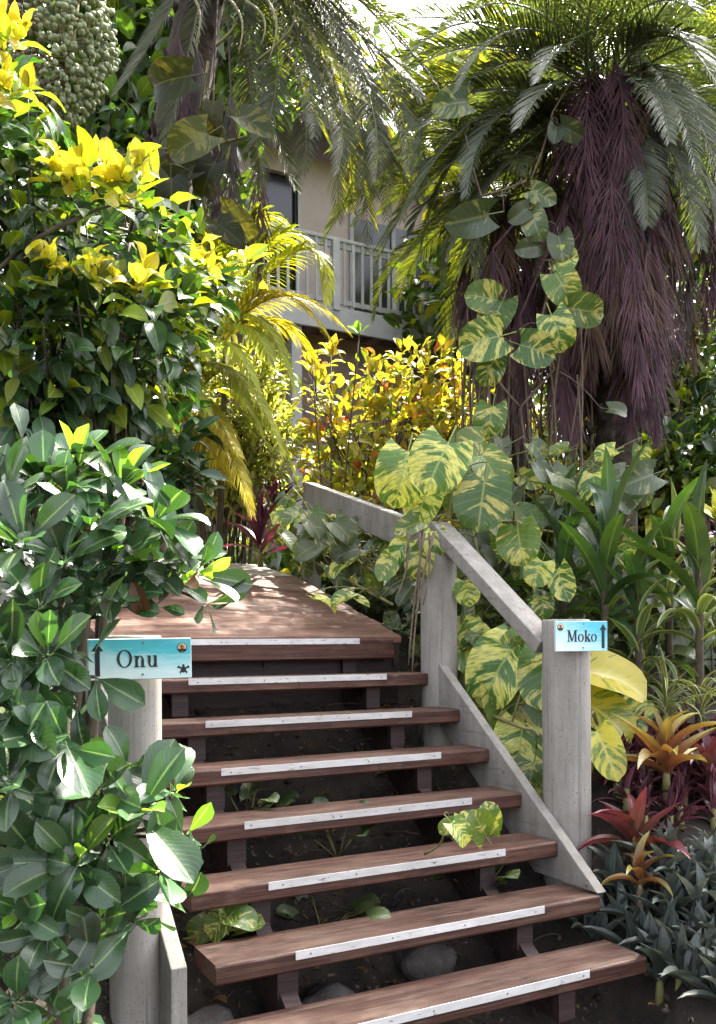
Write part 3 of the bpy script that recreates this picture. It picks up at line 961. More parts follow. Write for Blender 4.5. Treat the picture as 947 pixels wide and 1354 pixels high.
class Glyphs:
    def __init__(s, o, right, h):
        s.o, s.h, s.acc, s.k = o, h, Acc(), 0

    def poly_strip(s, L, R, closed=False):
        """two matching outlines; a slab between them"""
        n = len(L)
        s.k += 1
        y0 = -0.0002 * (s.k % 5)
        V = []
        for (p, q) in list(L) + list(R):
            V.append((s.o.x + p * s.h, s.o.y - 0.0016 + y0, s.o.z + q * s.h))
        for (p, q) in list(L) + list(R):
            V.append((s.o.x + p * s.h, s.o.y, s.o.z + q * s.h))
        F = []
        m = n if closed else n - 1
        for i in range(m):
            j = (i + 1) % n
            F.append((i, j, n + j, n + i))
            F.append((i, j, 2 * n + j, 2 * n + i))
            F.append((n + i, n + j, 3 * n + j, 3 * n + i))
        s.acc.add(V, F)

    def ring(s, cx, cz, rx, rz, tx, tz, a0=0, a1=360):
        n = 26
        A = [math.radians(a0 + (a1 - a0) * i / n) for i in range(n + 1)]
        s.poly_strip([(cx + rx * math.cos(t), cz + rz * math.sin(t)) for t in A],
                     [(cx + (rx - tx) * math.cos(t), cz + (rz - tz) * math.sin(t)) for t in A])

    def line(s, x0, z0, x1, z1, w):
        d = math.hypot(x1 - x0, z1 - z0)
        nx_, nz_ = -(z1 - z0) / d * w / 2, (x1 - x0) / d * w / 2
        s.poly_strip([(x0 + nx_, z0 + nz_), (x1 + nx_, z1 + nz_)], [(x0 - nx_, z0 - nz_), (x1 - nx_, z1 - nz_)])

    def text(s, txt, x):
        B, T = 0.155, 0.06
        for ch in txt:
            if ch == 'O':
                s.ring(x + .45, .5, .43, .52, .15, .05); x += 1.0
            elif ch == 'o':
                s.ring(x + .30, .335, .30, .35, .12, .045); x += .70
            elif ch == 'n':
                s.line(x + .13, 0, x + .13, .66, B); s.line(x, .02, x + .27, .02, T); s.line(x, .64, x + .14, .64, T)
                s.ring(x + .33, .40, .21, .27, .12, .06, 0, 165)
                s.line(x + .475, 0, x + .475, .42, B); s.line(x + .34, .02, x + .62, .02, T); x += .73
            elif ch == 'u':
                s.line(x + .13, .24, x + .13, .66, B); s.line(x, .64, x + .18, .64, T)
                s.ring(x + .28, .26, .22, .28, .12, .06, 180, 345)
                s.line(x + .475, 0, x + .475, .66, B); s.line(x + .34, .64, x + .48, .64, T); s.line(x + .475, .02, x + .60, .02, T); x += .74
            elif ch == 'M':
                s.line(x + .14, 0, x + .14, 1, .065); s.line(x + .86, 0, x + .86, 1, B)
                s.line(x + .16, .98, x + .49, .04, B); s.line(x + .49, .04, x + .82, .98, .06)
                s.line(x, .02, x + .28, .02, T); s.line(x + .70, .02, x + 1.02, .02, T)
                s.line(x, .98, x + .2, .98, T); s.line(x + .80, .98, x + 1.02, .98, T); x += 1.12
            elif ch == 'k':
                s.line(x + .13, 0, x + .13, 1, B); s.line(x, .02, x + .27, .02, T); s.line(x, .98, x + .14, .98, T)
                s.line(x + .17, .26, x + .50, .64, .06); s.line(x + .27, .40, x + .52, .03, B)
                s.line(x + .38, .64, x + .62, .64, T); s.line(x + .36, .02, x + .64, .02, T); x += .68
        return x


def disc(acc, c, r, y0, y1, n=18, mi=0, sx_=1.0):
    acc.prism([(c[0] + sx_ * r * math.cos(2 * PI * i / n), c[1] + r * math.sin(2 * PI * i / n)) for i in range(n)], 'y', y1, y0, mi)


def sign(label, pos, w, h, txt, cap, tx, arrow_x, face, rotz, emx, tux, seed):
    t = thing('direction_sign', label, 'sign', pos, 'direction signs')
    o = Vector(pos)
    a = Acc()
    a.box((o.x - w / 2, o.y - 0.012, o.z - h / 2), (o.x + w / 2, o.y, o.z + h / 2), 0, 0.003)
    pn = a.obj('panel', M['signedge'], t, origin=o)
    a = Acc()
    b = 0.003
    a.box((o.x - w / 2 + b, o.y - 0.0135, o.z - h / 2 + b), (o.x + w / 2 - b, o.y - 0.0118, o.z + h / 2 - b))
    pf = a.obj('printed_face', M[face], pn, origin=(o.x, o.y - 0.0125, o.z))
    G = Glyphs(o + Vector((tx, -0.0138, -cap * 0.47)), None, cap)
    G.text(txt, 0)
    G.acc.obj('lettering', M['black'], t)
    a = Acc()
    ah = h * 0.80
    ax, z0 = o.x + arrow_x, o.z - ah / 2
    sh, hw = 0.0085, 0.0205
    a.prism([(ax - sh, z0), (ax + sh, z0), (ax + sh, z0 + ah * 0.76), (ax + hw, z0 + ah * 0.76), (ax, z0 + ah), (ax - hw, z0 + ah * 0.76), (ax - sh, z0 + ah * 0.76)], 'y', o.y - 0.0125, o.y - 0.0150)
    a.obj('arrow', M['black'], t)
    a = Acc()
    e = (o.x + emx[0], o.z + emx[1])
    r = 0.0185
    disc(a, e, r, o.y - 0.0125, o.y - 0.0145, mi=0)
    disc(a, (e[0], e[1] + 0.001), r * 0.85, o.y - 0.0130, o.y - 0.0150, mi=1)
    disc(a, (e[0] + 0.001, e[1] + 0.001), r * 0.42, o.y - 0.0130, o.y - 0.0155, mi=2)
    a.prism([(e[0] - r * .8, e[1] - r * .25), (e[0] + r * .8, e[1] - r * .25), (e[0] + r * .55, e[1] - r * .72), (e[0] - r * .55, e[1] - r * .72)], 'y', o.y - 0.0130, o.y - 0.0158, 0)
    for k in range(5):
        an = PI * (0.12 + 0.19 * k)
        p0 = (e[0] - 0.002, e[1] + r * 0.25)
        p1 = (p0[0] + r * .62 * math.cos(an), p0[1] + r * .5 * math.sin(an))
        a.prism([(p0[0] - .0012, p0[1]), (p0[0] + .0012, p0[1]), p1], 'y', o.y - 0.0130, o.y - 0.0162, 0)
    a.prism([(e[0] - .0035, e[1] - r * .3), (e[0] - .0015, e[1] - r * .3), (e[0] - .001, e[1] + r * .3), (e[0] - .003, e[1] + r * .3)], 'y', o.y - .013, o.y - .016, 0)
    a.obj('round_emblem', [M['black'], M['cream'], M['orange']], t)
    if tux:
        a = Acc()
        c = (o.x + tux[0], o.z + tux[1])
        disc(a, c, 0.0125, o.y - .0125, o.y - .0146, 14, 0, 0.8)
        disc(a, (c[0], c[1] + .0150), 0.0045, o.y - .0125, o.y - .0148, 10)
        for sx_, l, dz in ((-1, 0.019, .010), (1, .019, .010), (-1, .010, -.012), (1, .010, -.012)):
            a.prism([(c[0] + sx_ * .005, c[1] + dz * .5), (c[0] + sx_ * (.005 + l * .7), c[1] + dz * 1.5), (c[0] + sx_ * (.005 + l), c[1] + dz * 0.7), (c[0] + sx_ * .006, c[1] + dz * .1)], 'y', o.y - .0125, o.y - .0144)
        a.obj('turtle_mark', M['black'], t)
    for sx_, sz_ in ((0.01, h * 0.40), (0.006, -h * 0.38)):
        a = Acc()
        disc(a, (o.x + sx_, o.z + sz_), 0.0042, o.y - .0125, o.y - .0155, 10)
        a.obj('screw', M['screw'], pn, origin=(o.x + sx_, o.y - .013, o.z + sz_))
    t.rotation_euler = (0.0, 0.0, rotz)
    return t


LS = P(185.5, 869.5, 3.30)
ls = sign('teal sign reading Onu with an up arrow and a turtle, on the left post', LS, 0.372, 0.150, 'Onu', 0.063, -0.086, -0.153, 'sign_teal', -math.radians(8), (0.151, 0.039), (0.155, -0.042), 1)
ls.rotation_euler = (0.0, math.radians(-0.6), -math.radians(8))
RS = P(767.5, 843, 4.50)
rs = sign('pale blue sign reading Moko with an up arrow, on the tall right post', RS, 0.313, 0.152, 'Moko', 0.057, -0.088, 0.128, 'sign_pale', -math.radians(6), (-0.128, 0.045), None, 2)

# ================================================================== HOUSE WITH BALCONY
def onY(px, py, Y):
    w = UU * ((px - 473.5) / FPX) + VV
    d = (Y - CAM.y) / w.y
    return P(px, py, d)


BC = P(447, 406, 13.2)
BY = BC.y
zf = BC.z                                  # balcony floor
zt = onY(447, 313, BY).z                   # top of the rail
x0 = onY(250, 400, BY).x
x1 = onY(650, 400, BY).x
hs = thing('balcony_house', 'shaded pinkish house with pale grey upstairs balcony seen through the palms', 'house', (BC.x, BY + 2, ground_z(BC.x, BY + 2)))
a = Acc()
wy = BY + 1.35
dxa, dxb = onY(352, 270, wy).x, onY(397, 270, wy).x
zdt = onY(397, 232, wy).z
ztop = zf + 2.9
a.box((dxb, wy, zf), (x1 + 1, wy + 0.2, ztop))
a.box((x0 - 1, wy, zf), (dxa, wy + 0.2, ztop))
a.box((dxa, wy + 0.001, zdt), (dxb, wy + 0.199, ztop))
a.obj('upper_wall', M['wall'], hs)
a = Acc()
a.box((dxa, wy + 0.10, zf), (dxb, wy + 0.13, zdt))
dw = a.obj('doorway', M['darkglass'], hs)
a = Acc()
for xx in (dxa - 0.04, dxb):
    a.box((xx, wy - 0.02, zf), (xx + 0.05, wy + 0.05, zdt + 0.05))
a.obj('door_frame', M['white'], dw)
gl = onY(470, 280, wy).x
a = Acc()
a.box((gl, wy - 0.012, zf + 0.05), (gl + 1.5, wy - 0.002, zf + 2.1))
wd_ = a.obj('window', M['darkglass'], hs)
a = Acc()
for xx in (gl - 0.08, gl + 0.72, gl + 1.5):
    a.box((xx, wy - 0.05, zf), (xx + 0.07, wy - 0.001, zf + 2.15))
a.obj('window_frame', M['white'], wd_)
a = Acc()
a.box((x0 - 1, BY + 0.05, zf - 0.08), (x1 + 1, wy, zf - 0.001))
a.obj('balcony_floor', M['beam'], hs)
a = Acc()
a.box((x0 - 1, BY, zf - 0.34), (x1 + 1, BY + 0.05, zf + 0.01), 0, 0.008)
a.obj('fascia', M['white'], hs)
xx = x0 - 0.9
while xx < x1 + 1:
    a = Acc()
    a.box((xx, BY + 0.051, zf - 0.26), (xx + 0.07, wy, zf - 0.081))
    a.obj('floor_beam', M['beam'], hs, origin=(xx, BY + .05, zf - .17))
    xx += 0.55
a = Acc()
a.box((x0 - 1, BY + 0.0, zt - 0.05), (x1 + 1, BY + 0.11, zt), 0, 0.008)
a.obj('top_rail', M['white'], hs)
a = Acc()
a.box((x0 - 1, BY + 0.03, zt - 0.14), (x1 + 1, BY + 0.07, zt - 0.051))
a.box((x0 - 1, BY + 0.03, zf + 0.07), (x1 + 1, BY + 0.07, zf + 0.14))
a.obj('cross_rail', M['white'], hs)
xp = onY(447, 400, BY).x
sp = 0.152
xx = xp - sp * 22
bm_ = None
while xx < x1 + 1:
    if xx > x0 - 1:
        big = abs((xx - xp) % (sp * 12)) < 0.02 or abs((xx - xp) % (sp * 12) - sp * 12) < 0.02
        if big:
            a = Acc()
            a.box((xx - 0.055, BY - 0.035, zf - 0.05), (xx + 0.055, BY + 0.075, zt - 0.051), 0, 0.006)
            a.obj('rail_post', M['white'], hs, origin=(xx, BY, zf))
        else:
            if bm_ is None:
                a = Acc()
                a.box((xx - 0.022, BY + 0.0291 - 0.022, zf + 0.05), (xx + 0.022, BY + 0.0291, zt - 0.052), 0, 0.003)
                bm_ = a.obj('baluster', M['white'], hs, origin=(xx, BY, zf))
            else:
                o = bm_.copy()
                COL.objects.link(o)
                o.parent = hs
                o.location = Vector((xx, BY, zf)) - hs.location
    xx += sp
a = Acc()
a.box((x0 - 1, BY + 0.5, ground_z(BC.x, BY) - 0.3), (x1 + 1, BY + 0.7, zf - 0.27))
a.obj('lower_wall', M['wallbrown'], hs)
for px in (300, 398, 560):
    xx = onY(px, 500, BY).x
    a = Acc()
    a.box((xx - 0.08, BY + 0.08, ground_z(BC.x, BY) - 0.3), (xx + 0.08, BY + 0.24, zf - 0.262), 0, 0.006)
    a.obj('column', M['white'] if px == 398 else M['beam'], hs, origin=(xx, BY, zf - .3))
a = Acc()
a.prism([(BY + 0.5, ztop + 0.02), (wy + 2.5, ztop + 0.8), (wy + 2.5, ztop + 0.95), (BY + 0.5, ztop + 0.16)], 'x', x0 - 1.5, x1 + 1.5)
a.obj('roof', M['roof'], hs)

# ================================================================== LEAF SETS
LS_ = {}
LS_['clusia'] = leaf_set('leaf', M['clusia'], 5, shape='obovate', L=0.152, W=0.074, bend=0.6, fold=0.16, nu=8, nv=4, pet=0.012, pr=0.003, wave=0.022)
LS_['clusia_new'] = leaf_set('leaf', M['clusia_new'], 4, shape='obovate', L=0.115, W=0.050, bend=0.25, fold=0.3, nu=6, nv=4, pet=0.01, pr=0.003)
LS_['clusia_old'] = leaf_set('leaf', M['clusia_old'], 3, shape='obovate', L=0.13, W=0.055, bend=1.3, fold=0.4, nu=6, nv=4, pet=0.01, wave=0.06, pr=0.003)
LS_['shrub'] = leaf_set('leaf', M['shrub'], 5, shape='ovate', L=0.145, W=0.078, bend=0.8, fold=0.2, nu=6, nv=4, pet=0.03, wave=0.04)
LS_['shrub_mid'] = leaf_set('leaf', M['shrub_mid'], 4, shape='ovate', L=0.135, W=0.072, bend=0.7, fold=0.2, nu=6, nv=4, pet=0.03, wave=0.04)
LS_['shrub_new'] = leaf_set('leaf', M['shrub_new'], 4, shape='ovate', L=0.098, W=0.06, bend=0.9, fold=0.2, nu=7, nv=4, pet=0.02, wave=0.06)
LS_['croton'] = leaf_set('leaf', M['croton'], 5, shape='ovate', L=0.17, W=0.095, bend=0.8, fold=0.2, nu=6, nv=4, pet=0.03, wave=0.05)
LS_['croton_red'] = leaf_set('leaf', M['croton_red'], 3, shape='ovate', L=0.13, W=0.07, bend=0.8, fold=0.2, nu=5, nv=4, pet=0.03, wave=0.05)
LS_['feather'] = leaf_set('leaf', M['feather'], 4, shape='lance', L=0.13, W=0.03, bend=0.9, fold=0.2, nu=4, nv=2)
LS_['pothos'] = leaf_set('leaf', M['pothos'], 8, shape='cordate', L=0.36, W=0.335, bend=0.9, fold=0.10, nu=10, nv=6, lobe=0.15, pet=0.12, pr=0.006, wave=0.03)
LS_['pothos_s'] = leaf_set('leaf', M['pothos'], 4, shape='cordate', L=0.17, W=0.145, bend=0.9, fold=0.15, nu=7, nv=4, lobe=0.2, pet=0.07, pr=0.003, wave=0.02)
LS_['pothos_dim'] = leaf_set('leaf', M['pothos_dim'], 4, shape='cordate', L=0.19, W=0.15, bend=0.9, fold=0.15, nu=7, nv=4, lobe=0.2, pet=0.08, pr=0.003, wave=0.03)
LS_['pothos_gold'] = leaf_set('leaf', M['pothos_gold'], 3, shape='cordate', L=0.36, W=0.27, bend=0.6, fold=0.14, nu=9, nv=6, lobe=0.2, pet=0.12, pr=0.006, wave=0.02)
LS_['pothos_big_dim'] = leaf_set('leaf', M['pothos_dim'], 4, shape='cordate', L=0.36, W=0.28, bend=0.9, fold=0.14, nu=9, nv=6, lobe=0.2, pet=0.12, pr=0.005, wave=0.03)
LS_['shade_leaf'] = leaf_set('leaf', M['shade_leaf'], 4, shape='cordate', L=0.36, W=0.26, bend=1.3, fold=0.25, nu=10, nv=6, lobe=0.15, pet=0.12, pr=0.005, wave=0.06)
LS_['strap'] = leaf_set('leaf', M['strap'], 5, shape='lance', L=0.68, W=0.125, bend=1.0, fold=0.22, nu=9, nv=4, wave=0.02)
LS_['strap_pale'] = leaf_set('leaf', M['strap_pale'], 5, shape='lance', L=0.52, W=0.085, bend=1.5, fold=0.25, nu=9, nv=4, wave=0.03)
LS_['strap_yellow'] = leaf_set('leaf', M['strap_yellow'], 3, shape='lance', L=0.36, W=0.11, bend=0.8, fold=0.2, nu=7, nv=4)
LS_['rhoeo'] = leaf_set('leaf', M['rhoeo'], 5, shape='lance', L=0.25, W=0.058, bend=0.8, fold=0.4, nu=6, nv=2)
LS_['redbed'] = leaf_set('leaf', M['redbed'], 4, shape='lance', L=0.17, W=0.034, bend=0.9, fold=0.35, nu=5, nv=2)
LS_['ti'] = leaf_set('leaf', M['ti'], 4, shape='lance', L=0.46, W=0.06, bend=0.9, fold=0.3, nu=7, nv=2)
LS_['brom'] = leaf_set('leaf', M['brom'], 4, shape='strap', L=0.36, W=0.08, bend=1.2, fold=0.45, nu=8, nv=4, wave=0.03)
LS_['brom_red'] = leaf_set('leaf', M['brom_red'], 4, shape='strap', L=0.34, W=0.085, bend=1.0, fold=0.45, nu=8, nv=4, wave=0.03)
LS_['spider'] = leaf_set('leaf', M['spider'], 4, shape='strap', L=0.5, W=0.03, bend=1.9, fold=0.3, nu=9, nv=2)
LS_['tree'] = leaf_set('leaf', M['tree'], 4, shape='ovate', L=0.24, W=0.12, bend=0.6, fold=0.2, nu=4, nv=2)
LS_['tree_yellow'] = leaf_set('leaf', M['tree_yellow'], 4, shape='ovate', L=0.24, W=0.12, bend=0.6, fold=0.2, nu=4, nv=2)

TOC = lambda p: (CAM - Vector(p)).normalized()
UP = Vector((0, 0, 1))


def rosette(root, c, axis, ls, n, r, s=1.0, spread=(55, 85), new=None, label=None):
    """a whorl of blades round a twig tip"""
    ax = Vector(axis).normalized()
    e1 = ax.orthogonal().normalized()
    e2 = ax.cross(e1)
    a0 = r.uniform(0, 6)
    for i in range(n):
        an = a0 + i * 2.4 + r.uniform(-.2, .2)
        f = i / max(1, n - 1)
        sp_ = math.radians(spread[1] + (spread[0] - spread[1]) * f + r.uniform(-8, 8))
        rad = e1 * math.cos(an) + e2 * math.sin(an)
        d = ax * math.cos(sp_) + rad * math.sin(sp_)
        nm = ax * math.sin(sp_) - rad * math.cos(sp_)
        use = new if (new is not None and i >= n - 2) else ls
        if ls is LS_['clusia']:
            q = r.random()
            if q < 0.07:
                use = LS_['clusia_new']
            elif q < 0.085:
                use = LS_['clusia_old']
        if root.name.startswith('glossy'):
            hide = False
            for q_ in (0.05, 0.10, 0.16, 0.2):
                a_ = to_px(Vector(c) + d * q_ * s)
                hide = hide or (112 < a_[0] < 256 and 834 < a_[1] < 903) or (152 < a_[0] < 216 and 903 <= a_[1] < 1000)
                hide = hide or (a_[1] > 1245 and a_[0] > 150) or (a_[0] > 292 and a_[1] > 850)
            if hide:
                continue
        put(root, r.choice(use), Vector(c) + rad * 0.006 + ax * 0.012 * (f - .5), d + rv(r) * 0.12, nm + rv(r) * 0.25, s * r.uniform(0.7, 1.15) * (1 - 0.22 * f))


def strap_plant(name, label, cat, c, ls, n, el=(15, 85), s=1.0, r=rnd, group=None, tilt=(0, 0), base='stem', mat='vine', h=0.06, bias=None):
    root = thing(name, label, cat, c, group)
    for i in range(n):
        f = i / max(1, n - 1)
        an = i * 2.4 + r.uniform(-.3, .3)
        e = math.radians(el[0] + (el[1] - el[0]) * f + r.uniform(-8, 8))
        hd = Vector((math.cos(an), math.sin(an), 0))
        d = hd * math.cos(e) + UP * math.sin(e) + Vector((tilt[0], tilt[1], 0))
        nm = UP * math.cos(e) - hd * math.sin(e)
        put(root, r.choice(ls), Vector(c) + UP * h * f, d, nm, s * r.uniform(0.8, 1.15) * (1 - 0.15 * f))
    a = Acc()
    a.tube([Vector(c) - UP * 0.08, Vector(c) + UP * h], [0.016 * s + 0.006, 0.012 * s], 7)
    a.obj(base, M[mat], root, True)
    return root


# ================================================================== LEFT FRONT SHRUB (glossy rosettes)
r = random.Random(21)
base = Vector((-2.55, -0.25, 0.0))
cl = thing('glossy_leaf_shrub', 'glossy green shrub with paddle leaves in whorls before the left post', 'shrub', base)
main = [  # px, py, depth, leaf scale, n, (axis right, axis toward camera, axis up), young centre
    (78, 962, 2.55, 1.08, 8, (0.1, 0.75, 0.5), 0), (52, 800, 2.6, 1.0, 8, (-0.1, 0.6, 0.7), 0),
    (182, 1072, 2.58, 1.2, 10, (0.25, 0.6, 0.75), 1), (98, 1138, 2.5, 1.0, 7, (0.0, 0.75, 0.35), 0),
    (215, 1150, 2.62, 1.15, 9, (0.4, 0.6, 0.25), 1), (118, 1278, 2.45, 0.95, 6, (0.1, 0.8, 0.2), 0),
    (12, 1035, 2.45, 1.15, 7, (-0.1, 0.7, 0.4), 0), (10, 655, 2.75, 0.95, 7, (-0.2, 0.5, 0.8), 0),
    (105, 615, 3.0, 1.05, 8, (0.1, 0.35, 0.9), 1), (160, 640, 3.0, 1.1, 8, (0.2, 0.3, 0.9), 1),
    (205, 690, 3.0, 1.0, 8, (0.4, 0.3, 0.8), 0), (262, 757, 3.0, 1.0, 9, (0.7, 0.4, 0.1), 1),
    (120, 700, 2.8, 1.0, 8, (0.1, 0.6, 0.7), 0), (30, 715, 2.6, 1.0, 7, (0.0, 0.7, 0.6), 0),
    (228, 735, 3.05, 0.95, 7, (0.5, 0.4, 0.6), 0), (15, 870, 2.5, 1.0, 7, (0, 0.8, 0.4), 0),
    (25, 1200, 2.45, 1.0, 6, (0, 0.7, 0.3), 0), (20, 1320, 2.4, 1.0, 6, (0, 0.7, 0.3), 0), (170, 1020, 2.75, 0.8, 6, (0.1, 0.6, 0.6), 0), (230, 1045, 2.7, .9, 7, (.4, .5, .7), 1), (38, 905, 2.6, 1.0, 8, (-.2, .8, .4), 0), (70, 1060, 2.6, 1.0, 8, (0, .8, .4), 0), (85, 740, 2.7, 1.0, 8, (.1, .6, .7), 0), (150, 690, 2.95, 1.0, 8, (.2, .5, .8), 0), (60, 640, 2.9, 1.0, 8, (0, .5, .8), 0), (275, 800, 3.0, .8, 6, (.5, .4, -.4), 0),
    (140, 1110, 2.6, 1.0, 8, (.1, .7, .5), 0), (165, 1185, 2.6, 1.0, 7, (.2, .8, -.1), 0), (195, 1210, 2.7, .9, 6, (.3, .6, -.3), 0), (130, 1215, 2.5, 1.0, 7, (0, .8, .1), 0), (245, 1105, 2.75, .85, 7, (.6, .5, .4), 0),
    (130, 770, 2.9, .9, 7, (.2, .6, .6), 0), (160, 800, 2.95, .85, 6, (.2, .6, .3), 0), (80, 800, 2.8, .9, 7, (.1, .7, .4), 0), (190, 755, 3.0, .9, 7, (.4, .5, .5), 0), (150, 740, 2.95, .9, 7, (.2, .5, .7), 0),
    (50, 1130, 2.5, 1.0, 7, (0, .8, .3), 0), (62, 865, 2.55, .9, 8, (0, .8, .4), 0), (175, 1222, 2.6, .9, 7, (.2, .8, 0), 0), (238, 1190, 2.65, .85, 7, (.5, .7, 0), 0), (262, 1125, 2.75, .75, 6, (.6, .5, .3), 0), (172, 782, 2.95, .8, 7, (.3, .6, .3), 0), (210, 800, 3.0, .75, 6, (.4, .6, .0), 0), (235, 770, 3.0, .75, 6, (.5, .5, .3), 1), (88, 985, 2.5, .95, 8, (.1, .8, .3), 0), (20, 945, 2.5, 1.0, 8, (-.1, .8, .4), 0), (100, 925, 2.75, .8, 7, (.1, .8, .2), 0), (130, 1040, 2.6, .9, 7, (.1, .8, .4), 0), (60, 1230, 2.45, 1.0, 7, (0, .8, .2), 0), (70, 1340, 2.4, .9, 6, (0, .8, .2), 0),
]
hub = [P(60, 1200, 2.9), P(40, 950, 2.9), P(80, 760, 3.05), P(140, 1120, 2.95)]
br = Acc()
for h_ in hub:
    br.tube(curve(base, h_, 0.05, 5, (0.04, 0.03, 0)), [0.022, 0.02, 0.018, 0.016, 0.014, 0.012], 6)
def twig_to(c, rad=0.007):
    q = min(hub, key=lambda k: (k - c).length)
    br.tube(curve(q, c, 0.05, 5), [0.011, 0.010, 0.009, 0.008, rad, rad * 0.8], 5)
for (px, py, d, s, n, ax, nw) in main:
    c = P(px, py, d)
    axis = UU * ax[0] - VV * ax[1] + UP * ax[2]
    rosette(cl, c, axis, LS_['clusia'], n, r, s * 1.3, (35, 88), LS_['clusia_new'] if nw else None)
    twig_to(c - axis.normalized() * 0.03)
cnt = sum(x[4] for x in main)
for i in range(14):        # further whorls inside the shrub
    px, py = r.uniform(-40, 235), r.uniform(600, 1354)
    if px > 110 and 800 < py < 1010:
        continue
    if py > 1190 and px > 120:
        continue
    d = r.uniform(2.8, 3.1)
    c = P(px, py, d)
    rosette(cl, c, UU * r.uniform(-.3, .6) - VV * r.uniform(.1, .7) + UP * r.uniform(.3, .9), LS_['clusia'], 6, r, 0.95, (35, 88))
    twig_to(c)
for (px, py, d) in ((90, 660, 2.85), (105, 1020, 2.6), (175, 760, 2.9), (110, 1000, 2.65)):
    put(cl, r.choice(LS_['clusia_old']), P(px, py, d), UU * r.uniform(-.5, .5) - UP * 0.7 - VV * .3, -VV + UP * .5, r.uniform(.7, 1.0), label='withered brown leaf')
twig_to(P(126, 893, 2.78))
put(cl, LS_['clusia'][2], P(126, 893, 2.78), UU * .8 - UP * .45 - VV * .1, -VV + UP * .3, 1.15)
put(cl, LS_['clusia'][1], P(126, 893, 2.78), UU * .2 - UP * .9 - VV * .2, -VV + UP * .3, .9)
acc = Acc()
for i in range(1300):        # shaded inner leaves
    px, py = r.uniform(-200, 190), r.uniform(580, 1420)
    d = r.uniform(2.7, 3.7)
    if px > 70 and d > 3.05:
        continue
    if py > 1190 and px > 105:
        continue
    if px > 122 and 780 < py < 1010:
        continue
    addleaf(acc, r.choice(LS_['clusia']), P(px, py, d), rv(r) + UP * .2 - VV * .3, UP + rv(r) * .6 - VV * .4, r.uniform(.8, 1.1))
acc.obj('foliage', M['clusia'], cl, True, 'stuff')
br.obj('branches', M['twig'], cl, True)

# ================================================================== UPPER LEFT SHRUB (yellow young leaves)
r = random.Random(31)
b = P(90, 1000, 3.9)
bl = []
for (px, py, d, rx, rz, ry) in ((40, 460, 3.7, .42, .42, .35), (150, 440, 3.8, .38, .34, .35), (60, 300, 3.8, .34, .32, .35), (170, 300, 3.9, .22, .2, .25),
                                (225, 385, 4.0, .2, .18, .22), (140, 500, 3.95, .24, .22, .25), (-20, 200, 3.7, .3, .4, .3), (40, 620, 3.9, .4, .3, .3)):
    bl.append((P(px, py, d), (rx, ry, rz)))
us = bush('hibiscus_shrub', 'tall dark green shrub with bright yellow young leaves at the upper left', 'shrub', (b.x, b.y, ground_z(b.x, b.y)), bl,
          [LS_['shrub'], LS_['shrub_mid']], 1500, 240, 0.7, 1.2, 0.75, 0.35, 0.8, 0.35, [5, 2.4], seed=32, shell=0.35, stem_r=0.025)
def whorl(root, px, py, d, n, s, ls, axis, r, spread=(20, 75)):
    rosette(root, P(px, py, d), UU * axis[0] - VV * axis[1] + UP * axis[2], ls, n, r, s, spread)
for (px, py, d, n, s) in ((112, 232, 3.45, 7, 1.2), (172, 240, 3.5, 7, 1.15), (72, 352, 3.4, 4, 1.0), (128, 350, 3.45, 4, 0.9), (186, 378, 3.5, 5, 1.1), (265, 345, 3.75, 3, 0.9),
                          (8, 40, 3.3, 6, 1.1), (5, 110, 3.3, 5, 1.0), (330, 345, 4.2, 3, 1.0), (243, 420, 3.8, 2, .9)):
    whorl(us, px, py, d, n + 1, s * 1.05, LS_['shrub_new'], (r.uniform(-.5, .5), .35, .9), r, (15, 85))
    for q in range(n * 2):
        put(us, r.choice(LS_['shrub_new'] if q % 4 else LS_['shrub_mid']), P(px + r.uniform(-38, 38), py + r.uniform(-25, 30), d + r.uniform(-.05, .1)), rv(r) * .8 + UP * .6, rv(r) * .7 + UP * .4 - VV * .6, r.uniform(.6, 1.0) * s)
    whorl(us, px, py + 22, d + .03, 4, s * 1.0, LS_['shrub_mid'], (r.uniform(-.4, .4), .4, .8), r, (50, 95))
    if n > 3:
        whorl(us, px + r.uniform(-25, 25), py + r.uniform(5, 25), d + .05, n - 2, s, LS_['shrub_new'], (r.uniform(-.6, .6), .5, .7), r, (10, 75))
a = Acc()
a.tube(curve(P(-60, 420, 3.45), P(110, 285, 3.5), 0.06, 6), 0.009, 6)
a.tube(curve(P(110, 285, 3.5), P(190, 275, 3.55), 0.03, 4), [0.007, .006, .005, .004, .003], 5)
a.obj('branch', M['twig'], us, True)

# ================================================================== FRUIT CLUSTER
r = random.Random(41)
fc = P(90, 55, 4.3)
ft = thing('fruit_cluster', 'hanging bunch of knobbly pale green palm fruit in the top left corner', 'fruit', fc)
import bmesh
bm = bmesh.new()
bmesh.ops.create_icosphere(bm, subdivisions=1, radius=0.0145)
for v in bm.verts:
    v.co.z *= 1.5 if v.co.z > 0 else 1.1
fme = bpy.data.meshes.new('fruit')
bm.to_mesh(fme)
bm.free()
for p in fme.polygons:
    p.use_smooth = True
fme.materials.append(M['fruit'])
fmd = fme.copy()
fmd.materials[0] = M['fruitdark']
st_ = Acc()
st_.tube(curve(fc + UP * 0.75, fc - UP * 0.2, 0, 5, UU * 0.05), [0.03, 0.03, 0.028, 0.025, 0.02, 0.012], 7)
i = 0
fext = Acc()
fv = [v.co[:] for v in fme.vertices]
ff = [tuple(p.vertices) for p in fme.polygons]
